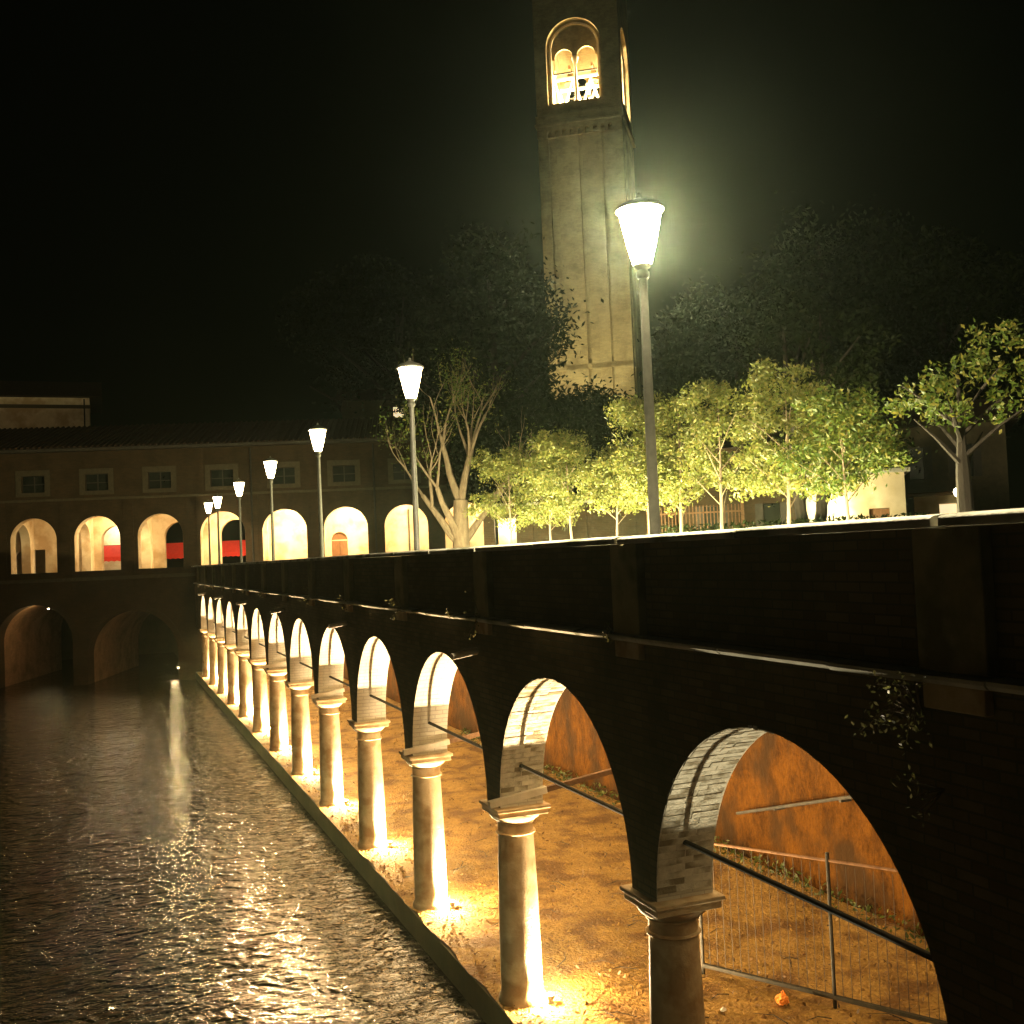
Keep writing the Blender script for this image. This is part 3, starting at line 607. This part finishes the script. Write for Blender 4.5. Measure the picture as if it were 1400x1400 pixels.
for (x, y) in ((2.0, 1.9), (4.9, 1.9), (3.45, 4.8)):
    plight('belfry_light', tpt(x, y, 37.0), 7500, (1, .80, .48), .15)
# floodlights washing the tower
for i, (x, y, P_) in enumerate(((-2, -9, 22000), (8, -9, 17000))):
    q = tpt(x, y, ZS); t = thing('ground_floodlight', ('left' if i == 0 else 'right')+' ground floodlight aimed up at the bell tower, hidden behind the trees', 'floodlight', q, TA)
    MB().box(-.3, .3, -.15, .15, .1, .6).build('housing', M['iron'], t, bevel=.02); MB().box(-.26, .26, .151, .16, .14, .56).build('lens', M['warmwin'], t); MB().box(-.05, .05, -.05, .05, 0, .1).build('bracket', M['iron'], t)
    aim = Vector(tpt(3.4, 0, 17)) - Vector((q[0], q[1], ZS)); 
    plight('tower_wash', (q[0], q[1], ZS+.9), P_, (1, .90, .52), .2, typ='SPOT', rot=aim.to_track_quat('-Z', 'Y').to_euler(), size=R(30), blend=.35)

# ------------------------------------------------------------------ vegetation
def leafmesh(name, mat, C, N, size, parent=None, flat=.0):
    """C: Nx3 leaf centres"""
    n = len(C); a = RNG.normal(0, 1, (n, 3)); a /= np.linalg.norm(a, axis=1)[:, None]
    b = RNG.normal(0, 1, (n, 3)); b -= a*(a*b).sum(1)[:, None]; b /= np.linalg.norm(b, axis=1)[:, None]
    s = size*RNG.uniform(.55, 1.25, (n, 1)); L = a*s; Wd = b*s*.42
    V = np.stack([C-L*.5, C+Wd*.5-L*.05, C+L*.5, C-Wd*.5-L*.05], 1).reshape(-1, 3)
    me = bpy.data.meshes.new(name); me.vertices.add(4*n); me.vertices.foreach_set('co', V.ravel().astype(np.float32))
    me.loops.add(4*n); me.loops.foreach_set('vertex_index', np.arange(4*n, dtype=np.int32))
    me.polygons.add(n); me.polygons.foreach_set('loop_start', np.arange(0, 4*n, 4, dtype=np.int32)); me.polygons.foreach_set('loop_total', np.full(n, 4, dtype=np.int32))
    me.update(); me.validate(); me.materials.append(mat); o = link(bpy.data.objects.new(name, me))
    if parent is not None: o.parent = parent
    return o
def crown_points(lobes, n, clump=.35, per=34):
    """leaf clumps in the outer shells of several lobes (cx,cy,cz,rx,ry,rz)"""
    out = []; vol = np.array([l[3]*l[4]*l[5] for l in lobes]); vol = vol**.75; pr = vol/vol.sum()
    m = max(1, n//per)
    for _ in range(m):
        l = lobes[RNG.choice(len(lobes), p=pr)]
        d = RNG.normal(0, 1, 3); d /= np.linalg.norm(d); r = RNG.uniform(.35, 1.0)**.5*RNG.choice([1, 1, 1.08, 1.16])
        c = np.array(l[:3]) + d*r*np.array(l[3:6]); k = RNG.integers(per//2, per*3//2)
        out.append(c + RNG.normal(0, clump*RNG.uniform(.5, 1.1), (k, 3))*np.array([1, 1, .7]))
    return np.concatenate(out)
def tree(name, label, loc, h, trunk_h, rad, n, leaf, lm, bm, group, lean=0, twin=False, seed=0, clump=.25):
    rnd = random.Random(seed); t = thing(name, label, 'tree', loc, 0, group)
    tb = MB(); lobes = []
    tops = [(lean, 0)] if not twin else [(-.45, .1), (.5, -.1)]
    for (lx, ly) in tops:
        r0 = (.034 if name == 'plane_tree' else .0095 if h < 6.5 else .03)*h*(.75 if twin else 1)
        tb.tube([(0,0,-.05),(lx*.25, ly*.2, trunk_h*.5),(lx*.6, ly*.6, trunk_h),(lx, ly, h*.62),(lx*1.1, ly, h*.86)], [r0*1.15, r0, r0*.82, r0*.45, r0*.12], 8)
        for q in range(9):
            a = q*2.4+rnd.random(); zz = trunk_h+(h*.8-trunk_h)*(q/9)*.8; rr_ = rad*(.75+.3*rnd.random())*(1-.35*q/9)
            p0 = (lx*.7, ly*.7, zz); p1 = (lx*.7+math.cos(a)*rr_*.5, ly*.7+math.sin(a)*rr_*.5, zz+.22*h*.5); p2 = (lx*.7+math.cos(a)*rr_*.9, ly*.7+math.sin(a)*rr_*.9, zz+.3*h*.6)
            tb.tube([p0, p1, p2], [r0*.35, r0*.2, r0*.06], 5)
    tb.build('trunk', bm, t, smooth=True)
    cz = (trunk_h+h)/2; rz = (h-trunk_h)/2
    lobes.append((lean*.6, 0, cz, rad*.72, rad*.72, rz*.8))
    for q in range(11):
        a = rnd.uniform(0, 6.28); k = rnd.uniform(.45, .85); zz = cz+rnd.uniform(-.75, .8)*rz*.9; s_ = rnd.uniform(.22, .42)
        taper = 1-.45*max(0, (zz-cz)/rz)
        lobes.append((lean*.6+math.cos(a)*rad*k*taper, math.sin(a)*rad*k*taper, zz, rad*s_, rad*s_, rad*s_*.75))
    leafmesh('crown', lm, crown_points(lobes, n, clump, 34 if h > 7 else 85), n, leaf, t)
    return t
# low lit trees along the promenade
lit = [ # x, y, height, radius, leafmat, label
 (14.0, 36.6, 5.3, 1.35, 'leaf', 'small bright round tree nearest the bare tree, over the white doorway'),
 (14.3, 33.6, 4.6, 1.1, 'leaf', 'small lit tree just right of the white doorway'),
 (14.0, 31.0, 5.3, 1.25, 'leaf', 'slender lit tree with thin pale stem left of the tower foot'),
 (14.2, 28.4, 4.3, 1.2, 'leaf', 'low yellow-green tree before the brown wall'),
 (14.1, 26.0, 5.5, 1.25, 'leaf', 'lit tree whose trunk stands just left of the nearest lamp post'),
 (14.2, 24.6, 5.4, 1.25, 'leaf', 'lit tree just right of the nearest lamp post, over the railing'),
 (14.0, 22.3, 5.2, 1.3, 'leaf', 'lit pale-stemmed tree right of the railing'),
 (14.0, 19.6, 5.2, 1.5, 'leaf', 'largest lit yellow tree with a pale trunk beside the dark twin trunk'),
 (14.1, 17.6, 4.2, 1.15, 'leafg', 'green tree over the bright white wall'),
]
P_T = 2500
for i, (x, y, h, r_, lm, lab) in enumerate(lit):
    tree('small_tree', lab, (x, y, ZS), h, 1.75, r_, 9000, .12, M[lm], M['bark'], 'small lit trees along the promenade', lean=random.uniform(-.15,.15), seed=i, clump=.17)
    q = thing('garden_spotlight', 'ground spotlight beneath the '+lab.split(' with')[0].split(',')[0], 'floodlight', (x-1.5, y-.5, ZS), 0, 'garden spotlights under the small trees')
    MB().lathe([(.09,0),(.1,.02),(.1,.12),(.08,.14)], seg=14).build('housing', M['iron'], q); MB().lathe([(.075,.141),(.07,.15)], seg=14).build('lens', M['warmwin'], q)
    plight('garden_light', (x-1.5, y-.5, ZS+.28), P_T*(1.0 if i < 7 else .8), (1, .88, .46), .06)
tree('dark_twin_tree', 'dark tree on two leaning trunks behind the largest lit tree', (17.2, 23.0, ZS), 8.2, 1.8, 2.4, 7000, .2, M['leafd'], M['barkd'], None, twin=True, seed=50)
# big tree at right whose lower leaves catch the light
t = tree('plane_tree', 'large dark-trunked tree at the right edge with yellow-green leaves hanging low', (14.2, 14.6, ZS), 4.5, 2.1, 1.5, 100, .2, M['leafg'], M['barkd'], None, seed=61)
for c in list(t.children):
    if c.name.startswith('crown'): bpy.data.objects.remove(c)
lob = [(0,0,3.5,1.0,1.0,.6),(1.2,-1.2,3.0,.8,.8,.5),(-.55,.5,3.4,.6,.6,.45),(.6,-.6,4.1,1.0,1.0,.5),(.6,-.7,3.2,.6,.6,.35),(2.2,-2.2,3.3,1.1,1.1,.7),(2.4,-2.6,4.0,1.0,1.0,.6)]
leafmesh('crown', M['leafg'], crown_points(lob, 5200, .14), 9000, .13, t)
plight('added_leaf_light', (11.8, 11.2, ZS+.6), 14, (1, .8, .3), .1)  # added lamp: extra glow on leaves that the nearest street lamp lights
q = thing('added_bollard_light', 'added low bollard light behind the parapet brightening the hanging leaves at right', 'lamp', (11.8, 11.0, ZS)); MB().lathe([(.08,0),(.08,.4)], seg=12).build('post', M['iron'], q); MB().lathe([(.07,.401),(.07,.5),(.03,.52)], seg=12).build('lens', M['warmwin'], q)
# big dark trees behind
darks = [(22.0, 80.5, 25, 9, 8.6, 'broad dark tree mass rising over the portico roof left of the tower', 3.5),
 (20.2, 54.4, 19.6, 6, 5.2, 'tall dark tree whose rounded top crosses the left edge of the tower', 3.0),
 (26.8, 55.5, 10.6, 3.4, 3.6, 'dark tree in front of the tower foot', 2.5),
 (20.5, 52, 10.0, 3.0, 4.0, 'medium dark tree behind the bright little trees left of the tower foot', 2),
 (29.2, 50.5, 10.2, 3.0, 3.2, 'pointed dark tree right below the tower', 2),
 (33.0, 50, 15.5, 4.0, 4.2, 'dark tree right of the nearest lamp post', 2.5),
 (37.0, 47.5, 20.0, 4.0, 5.5, 'tallest dark tree to the right of the glowing lamp', 2.5),
 (41.0, 43.0, 17.0, 4.0, 5.5, 'dark tree above the dim houses at right', 2.5)]
for i, (x, y, h, th_, r_, lab, _) in enumerate(darks):
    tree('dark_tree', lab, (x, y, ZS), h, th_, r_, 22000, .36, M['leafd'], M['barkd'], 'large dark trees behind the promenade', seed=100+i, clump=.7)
# bare-branched tree
bt = thing('bare_tree', 'tall many-limbed tree with pale lit branches and few leaves, beside the second lamp', 'tree', (14.08, 42.7, ZS))
tb = MB(); tips = []
def branch(p, d, L, r_, dep, rnd):
    pts = [p]; rd = [r_]; q = Vector(p); dd = Vector(d).normalized()
    for s_ in range(4):
        dd = (dd + Vector((rnd.uniform(-.16,.16), rnd.uniform(-.16,.16), rnd.uniform(-.02,.14)))).normalized(); q = q + dd*L/4; pts.append(tuple(q)); rd.append(r_*(1-.13*(s_+1)))
    tb.tube(pts, rd, 7)
    if dep == 0: tips.append(tuple(q)); return
    for c in range(rnd.choice([2, 3])):
        nd = (dd + Vector((rnd.uniform(-.75,.75), rnd.uniform(-.75,.75), rnd.uniform(-.05,.5)))).normalized()
        j = rnd.choice([3, 4]); branch(pts[j], nd, L*rnd.uniform(.6,.8), rd[j]*.66, dep-1, rnd)
    if dep < 3: tips.append(tuple(q))
rnd = random.Random(5)
tb.tube([(0,0,0),(.05,0,.8),(.0,0,1.5),(.05,0,3.4)], [.48,.38,.36,.30], 12)
for d in ((-.75,.2,.75),(.7,-.1,.65),(-.35,-.2,1)): branch((0,0,1.5), d, 2.7, .2, 3, rnd)
for d in ((-.25,.1,1),(.35,.1,1),(.05,-.2,1)): branch((.05,0,3.3), d, 2.6, .19, 3, rnd)
tb.build('trunk', M['bark'], bt, smooth=True)
T = np.array(tips); C = T[RNG.integers(0, len(T), 90)]; C = np.concatenate([c + RNG.normal(0, .28, (26, 3)) for c in C]); leafmesh('crown', M['leafg'], C, len(C), .15, bt)
plight('tree_light', (11.9, 39.5, ZS+.5), 300, (1, .72, .35), .1)
q = thing('garden_spotlight', 'ground spotlight behind the parapet under the bare-branched tree', 'floodlight', (11.9, 39.5, ZS), 0, None); MB().lathe([(.09,0),(.1,.02),(.1,.12),(.08,.14)], seg=14).build('housing', M['iron'], q); MB().lathe([(.075,.141),(.07,.15)], seg=14).build('lens', M['warmwin'], q)
# hedge in front of the garden at right
hz = thing('hedge', 'low dark clipped hedge between the railing and the bright wall', 'hedge', (16.5, 23.0, ZS), -R(50))
C = np.stack([RNG.uniform(-3.4, 3.4, 5200), RNG.uniform(-.45, .45, 5200), RNG.uniform(.6, 2.05, 5200)], 1); C[:,2] = RNG.uniform(.3, 1.6, 5200)
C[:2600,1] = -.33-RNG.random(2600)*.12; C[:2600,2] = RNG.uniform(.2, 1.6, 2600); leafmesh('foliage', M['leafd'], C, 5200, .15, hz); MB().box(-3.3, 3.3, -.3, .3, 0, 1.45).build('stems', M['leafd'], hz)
# plants rooted in the canal wall
spots = [(y, -.86, s) for y, s in ((PY(1)+.05,.12),(PY(1)+1.3,.04),(PY(2)-.1,.09),(PY(3),.08),(PY(4)-.1,.10),(PY(6),.10),(PY(7)+.1,.11),(PY(9)-.1,.13),(PY(10),.12),(PY(0)+.3,.04))]
names = ['above the first lit column','on the ledge left of the first lit column','above the second lit column','above the third lit column','above the fourth lit column','above the sixth lit column','above the seventh lit column','above the ninth lit column','above the tenth lit column','above the dark nearest column']
for (y, z, s_), nm in zip(spots, names):
    q = thing('wall_plant', 'small weed growing on the stone ledge '+nm if 'ledge' not in nm else 'tiny weed '+nm, 'plant', (XW-.10, y, z), 0, 'weeds on the canal wall ledge')
    st = MB(); C = []
    for e in range(7):
        tip = (random.uniform(-s_*1.6, .0), random.uniform(-s_*1.6, s_*1.6), random.uniform(-s_*2.2, s_*2.4)); st.tube([(0.03,0,0), (tip[0]*.5, tip[1]*.5, tip[2]*.6+.02), tip], [.005,.004,.002], 4); C.append(np.array(tip)+RNG.normal(0, s_*.4, (7, 3)))
    st.build('stems', M['bark'], q); leafmesh('leaves', M['ivy'], np.concatenate(C), 0, .05, q)
q = thing('wall_shrub', 'bushy shrub with glinting leaves rooted in the dark wall at right', 'shrub', (XW-.05, 5.62, -1.08))
st = MB(); C = []
for e in range(16):
    tip = (-random.uniform(.08,.34), random.uniform(-.22,.30), random.uniform(-.22,.22)); st.tube([(0.04,0,-.1), (tip[0]*.5, tip[1]*.5, tip[2]*.5+.05), tip], [.010,.007,.003], 5); C.append(np.array(tip)+RNG.normal(0,.045,(13,3)))
st.build('stems', M['bark'], q); leafmesh('leaves', M['ivy'], np.concatenate(C), 0, .042, q)
q = thing('wall_shrub', 'sparse twig tuft on the dark wall below the bushy shrub', 'shrub', (XW-.03, 5.45, -1.62))
st = MB(); C = []
for e in range(6):
    tip = (-random.uniform(.1,.3), random.uniform(-.3,.3), random.uniform(-.12,.12)); st.tube([(0.02,0,0), tip], [.006,.003], 4); C.append(np.array(tip)+RNG.normal(0,.03,(4,3)))
st.build('stems', M['bark'], q); leafmesh('leaves', M['ivy'], np.concatenate(C), 0, .045, q)

# ------------------------------------------------------------------ park background: wall, railing, houses
gw = thing('garden_wall', 'brown brick garden wall with a white lit doorway, behind the small trees', 'wall', (15.6, 43.2, ZS), -R(27))
g = MB(); wall_band(g, -.3, 10.5, 0, 3.1, 0, .35, [(.65, .95, 0, 2.6, 0)], closed=True); g.build('wall', M['facade'], gw)
MB().box(-.35, 10.6, -.06, .41, 3.1, 3.22).build('coping', M['coping'], gw, bevel=.01)
for u in (1.6, 3.9, 6.0): MB().box(u-.28, u+.28, -.12, -.002, 0, 3.099).build('pier', M['facade'], gw, bevel=.01)
MB().box(.2, 1.1, 1.2, 1.25, 0, 2.6).build('door', M['plaster'], gw)
p = Vector((15.6,43.2,0)) + Matrix.Rotation(-R(27), 3, 'Z') @ Vector((.65, .7, 0)); plight('doorway_light', (p.x, p.y, ZS+2.3), 160, (1, .82, .5), .1)
q = thing('doorway_lamp', 'small lamp inside the white doorway in the garden wall', 'lamp', (p.x, p.y, ZS+2.45)); MB().lathe([(.03,.1),(.08,.05),(.1,-.03),(.03,-.08)], seg=12).build('globe', M['warmwin'], q)
rl = thing('railing', 'dim picket railing behind the small trees right of the nearest lamp post', 'railing', (16.3, 30.0, ZS), -R(32))
for i in range(26):
    MB().box(i*.11-.018, i*.11+.018, -.012, .012, .15, 2.3).build('picket', M['rust'], rl) if i == 0 else None
pk = rl.children[0]
for i in range(1, 26):
    c = pk.copy(); col.objects.link(c); c.location = (i*.11, 0, 0)
for zz in (.3, 2.05): MB().box(-.05, 2.85, -.022, .022, zz, zz+.05).build('rail', M['rust'], rl)
for xx in (-.09, 2.86): MB().box(xx-.05, xx+.05, -.05, .05, 0, 2.42).build('post', M['rust'], rl)
bw_ = thing('white_garage', 'low flat-roofed building with blazing white lit front behind the green tree', 'building', (24.0, 32.0, ZS), -R(37))
g = MB(); wall_band(g, -.2, 3.2, 0, 3.35, 0, 4, [(2.3, .7, 0, 2.1, 0)], closed=True); g.build('wall', M['plaster'], bw_)
MB().box(-.4, 3.4, -.25, 4.2, 3.35, 3.5).build('roof', M['coping'], bw_, bevel=.02); MB().box(1.97, 2.63, .1, .16, 0, 2.08).build('door', M['wood'], bw_)
p = Vector((24.0,32.0,0)) + Matrix.Rotation(-R(37), 3, 'Z') @ Vector((.7, -.9, 0)); plight('front_light', (p.x, p.y, ZS+2.2), 300, (1, .9, .55), .12)
q = thing('wall_lantern', 'lantern on a short post lighting the blazing white front', 'lamp', (p.x, p.y, ZS)); MB().tube([(0,0,0),(0,0,1.9)], [.04,.03]).build('post', M['iron'], q); MB().lathe([(.05,1.9),(.09,2.0),(.03,2.08)], seg=12).build('glass', M['warmwin'], q)
# dim houses at the right
def house(lab, loc, rz, w_, h_, dep, wins, roofh, mat='plaster', doors=()):
    t = thing('house', lab, 'house', loc, rz, 'dim houses behind the promenade'); g = MB()
    wall_band(g, 0, w_, 0, h_, 0, dep, sorted([(u, ww, z, z+hh_, 0) for (u, z, ww, hh_) in wins]+[(u, ww, 0, hh_, 0) for (u, ww, hh_) in doors]), closed=True) if wins or doors else g.box(0, w_, 0, dep, 0, h_)
    g.build('wall', M[mat], t)
    for (u, z, ww, hh_) in wins:
        wn = MB().box(u-ww/2+.02, u+ww/2-.02, .12, .17, z+.02, z+hh_-.02).build('window', M['glass'], t)
        for sx in (-1, 1): MB().box(u+sx*ww*.75-ww*.24, u+sx*ww*.75+ww*.24, -.05, -.003, z, z+hh_).build('shutter', M['darkwood'], wn)
        MB().box(u-ww/2-.06, u+ww/2+.06, -.10, -.003, z-.08, z-.001).build('sill', M['framestone'], wn)
    for (u, ww, hh_) in doors: MB().box(u-ww/2+.02, u+ww/2-.02, .12, .18, 0, hh_-.02).build('door', M['darkwood'], t)
    rf = MB(); e = .5; A, B_ = -e, w_+e
    rf.face([(A,-e,h_),(B_,-e,h_),(B_,dep/2,h_+roofh),(A,dep/2,h_+roofh)]); rf.face([(A,dep+e,h_),(B_,dep+e,h_),(B_,dep/2,h_+roofh),(A,dep/2,h_+roofh)])
    rf.face([(A,-e,h_),(A,dep+e,h_),(A,dep/2,h_+roofh)]); rf.face([(B_,-e,h_),(B_,dep+e,h_),(B_,dep/2,h_+roofh)]); rf.face([(A,-e,h_),(B_,-e,h_),(B_,dep+e,h_),(A,dep+e,h_)]); rf.build('roof', M['roof'], t)
    return t
house('pale house with a tall shuttered window just right of the bright white front', (28.2, 35.6, ZS), -R(42), 6.2, 5.4, 5, [(2.9, 3.3, .6, 1.3), (.9, 2.2, 1.2, 1.0), (4.7, 3.3, .6, 1.3)], 1.2, mat='framestone')
house('low dim house at the right edge under the hanging leaves', (34.0, 29.6, ZS), -R(50), 9, 3.0, 5, [(2.0, 1.0, .8, 1.1), (5.0, 1.0, .8, 1.1)], 1.3, mat='facade')
house('yellowish house glimpsed between the lit trees above the hedge', (20.2, 35.0, ZS), -R(35), 5.0, 4.6, 5, [(1.2, 1.1, .6, 1.4), (3.4, 1.1, .6, 1.4)], 1.0, mat='facade')
ks = thing('kiosk', 'small lit kiosk with a glowing window beside the dark trunk', 'kiosk', (28.6, 30.6, ZS), -R(43))
g = MB(); wall_band(g, -.9, .9, 0, 2.5, 0, 1.5, [(.35, .8, 1.0, 2.2, 0)], closed=True); g.build('wall', M['plaster'], ks); MB().box(-.04, .74, .08, .12, 1.02, 2.18).build('window', M['warmwin'], ks)
MB().box(-1.1, 1.1, -.35, 1.7, 2.5, 2.62).build('roof', M['rust'], ks, bevel=.02); MB().box(-.1, .8, -.12, -.003, .93, .99).build('counter', M['wood'], ks)
gl = thing('globe_lamp', 'small white globe lamp just right of the dark trunk', 'street lamp', (20.8, 21.6, ZS)); MB().tube([(0,0,0),(0,0,2.0)], [.04,.03], 8).build('pole', M['iron'], gl)
M['globe'] = emis('globe_glass', (1, .86, .6), 25)
MB().lathe([(.03,2.0),(.09,2.05),(.12,2.14),(.09,2.23),(.02,2.26)], seg=16).build('globe', M['globe'], gl, smooth=True)

# ------------------------------------------------------------------ inside the near bays: fence, pipe, litter
P1 = Vector((7.96, 13.73, ZF)); P2 = Vector((8.93, 11.99, ZF)); dv = (P2-P1); L = dv.length; ang = math.atan2(dv.y, dv.x)
fe = thing('site_fence', 'thin metal picket fence crossing the dim bay behind the nearest arch', 'fence', tuple(P1), ang)
for i in range(4): MB().tube([(i*L, 0, 0), (i*L, 0, 2.05)], [.027,.027], 8).build('post', M['iron'], fe)
MB().tube([(-.0, .0, 1.92), (3*L, 0, 2.0)], [.020,.020], 8).build('top_rail', M['rust'], fe)
MB().box(0, 3*L, -.03, .03, .12, .17).build('bottom_rail', M['iron'], fe)
for i in range(49):
    if i % 16 == 0: continue
    MB().tube([(i*L/16, 0, .17), (i*L/16, 0, 1.9)], [.0045,.0045], 4).build('picket', M['barkd'], fe)
wp = thing('wall_pipe', 'thin sloping pipe along the back wall seen through the nearest arch', 'pipe', (11.55, 18.3, -5.3))
MB().tube([(0,0,0),(0,-3.3,.95),(0,-6.5,1.8)], [.03,.03,.03], 8).build('pipe', M['iron'], wp)
for q in (.2, .5, .8): MB().box(-.02, .2, -6.5*q-.03, -6.5*q+.03, 1.8*q-.03, 1.8*q+.03).build('bracket', M['iron'], wp)
q = thing('orange_bag', 'crumpled orange plastic bag lying on the ground by the fence', 'bag', (8.35, 12.35, ZF), .4)
bm = bmesh.new(); bmesh.ops.create_icosphere(bm, subdivisions=3, radius=.09)
for v_ in bm.verts: v_.co *= random.uniform(.78, 1.15); v_.co.z = v_.co.z*.75+.085
me = bpy.data.meshes.new('bag'); bm.to_mesh(me); bm.free(); me.materials.append(M['orange']); o = link(bpy.data.objects.new('bag', me)); o.parent = q
MB().tube([(0,0,.12),(.02,.02,.18),(.07,.03,.18),(.08,.0,.12)], [.015,.009,.009,.015], 6).build('handle', M['orange'], q)
def scrap(lab, loc, s_):
    g = MB(); n_ = 7; ring = [(s_*math.cos(6.283*i/n_)*random.uniform(.6,1.2), s_*.7*math.sin(6.283*i/n_)*random.uniform(.6,1.2), random.uniform(.005,.04)) for i in range(n_)]; top = (0,0,.06)
    for i in range(n_): g.face([ring[i], ring[(i+1) % n_], top])
    o = g.build('paper_scrap', M['whitep'], None); o.location = loc; tag(o, lab, 'litter', 'white scraps of litter on the loggia floor')
scrap('larger white paper scrap on the floor right of the dark column', (8.3, 14.7, ZF+.01), .13)
scrap('tiny white scrap close to the camera right of the dark column', (7.55, 12.55, ZF+.01), .05)
# twigs and dry leaves strewn on the floor
tw_ = MB()
for i in range(70):
    x, y = random.uniform(5.9, 9.5), random.uniform(10.5, 24); a = random.uniform(0, 3.14); l_ = random.uniform(.15, .6); z = ZF+.02
    tw_.tube([(x,y,z),(x+math.cos(a)*l_*.5, y+math.sin(a)*l_*.5, z+.02),(x+math.cos(a+.3)*l_, y+math.sin(a+.3)*l_, z)], [.008,.007,.003], 4)
tag(tw_.build('fallen_twigs', M['barkd']), 'dry twigs strewn over the ochre floor under the arches', 'twigs', kind='stuff')
n_ = 5200; C = np.stack([5.1+6.5*RNG.random(n_)**1.3, 9+46*RNG.random(n_)**1.8, np.full(n_, ZF+.022)], 1); C[:,2] += RNG.random(n_)*.02
tag(leafmesh('fallen_leaves', M['dry'], C, 0, .085), 'dry brown leaves scattered over the floor under the arches', 'leaves', kind='stuff')
n_ = 1500; C = np.stack([11.68-.35*RNG.random(n_)**2, 6+30*RNG.random(n_), ZF+.04+.22*RNG.random(n_)**2], 1)
tag(leafmesh('weeds', M['hedge'], C, 0, .12), 'dark weeds along the foot of the ochre back wall', 'weeds', kind='stuff')

cl = MB()
for i in range(2600):
    x = 5.0+6.5*random.random()**1.2; y = 9+30*random.random()**1.7; r_ = random.choice([.012,.018,.025,.045]); z = ZF-.004
    n0 = len(cl.v); cl.v += [(x+r_*math.cos(a)*random.uniform(.6,1.2), y+r_*math.sin(a)*random.uniform(.6,1.2), z) for a in (0,1.2,2.5,3.8,5.1)] + [(x, y, z+r_*random.uniform(.5,1.1))]
    cl.f += [(n0+q, n0+(q+1) % 5, n0+5) for q in range(5)]
tag(cl.build('clods', M['earth']), 'crumbs of earth and gravel strewn over the loggia floor', 'gravel', kind='stuff')

# ------------------------------------------------------------------ night haze over the whole scene
hzm = bpy.data.materials.new('haze'); hzm.use_nodes = True; hn = hzm.node_tree; hn.nodes.clear()
pv = hn.nodes.new('ShaderNodeVolumePrincipled'); pv.inputs['Color'].default_value = (.78, 1.0, .74, 1); pv.inputs['Density'].default_value = .00024; pv.inputs['Anisotropy'].default_value = .92
oo = hn.nodes.new('ShaderNodeOutputMaterial'); hn.links.new(pv.outputs[0], oo.inputs['Volume'])
hb = MB().box(-262, 262, -62, 302, -9.5, 62).build('haze', hzm); tag(hb, 'thin pale night haze glowing around the lamps', 'haze', kind='stuff')
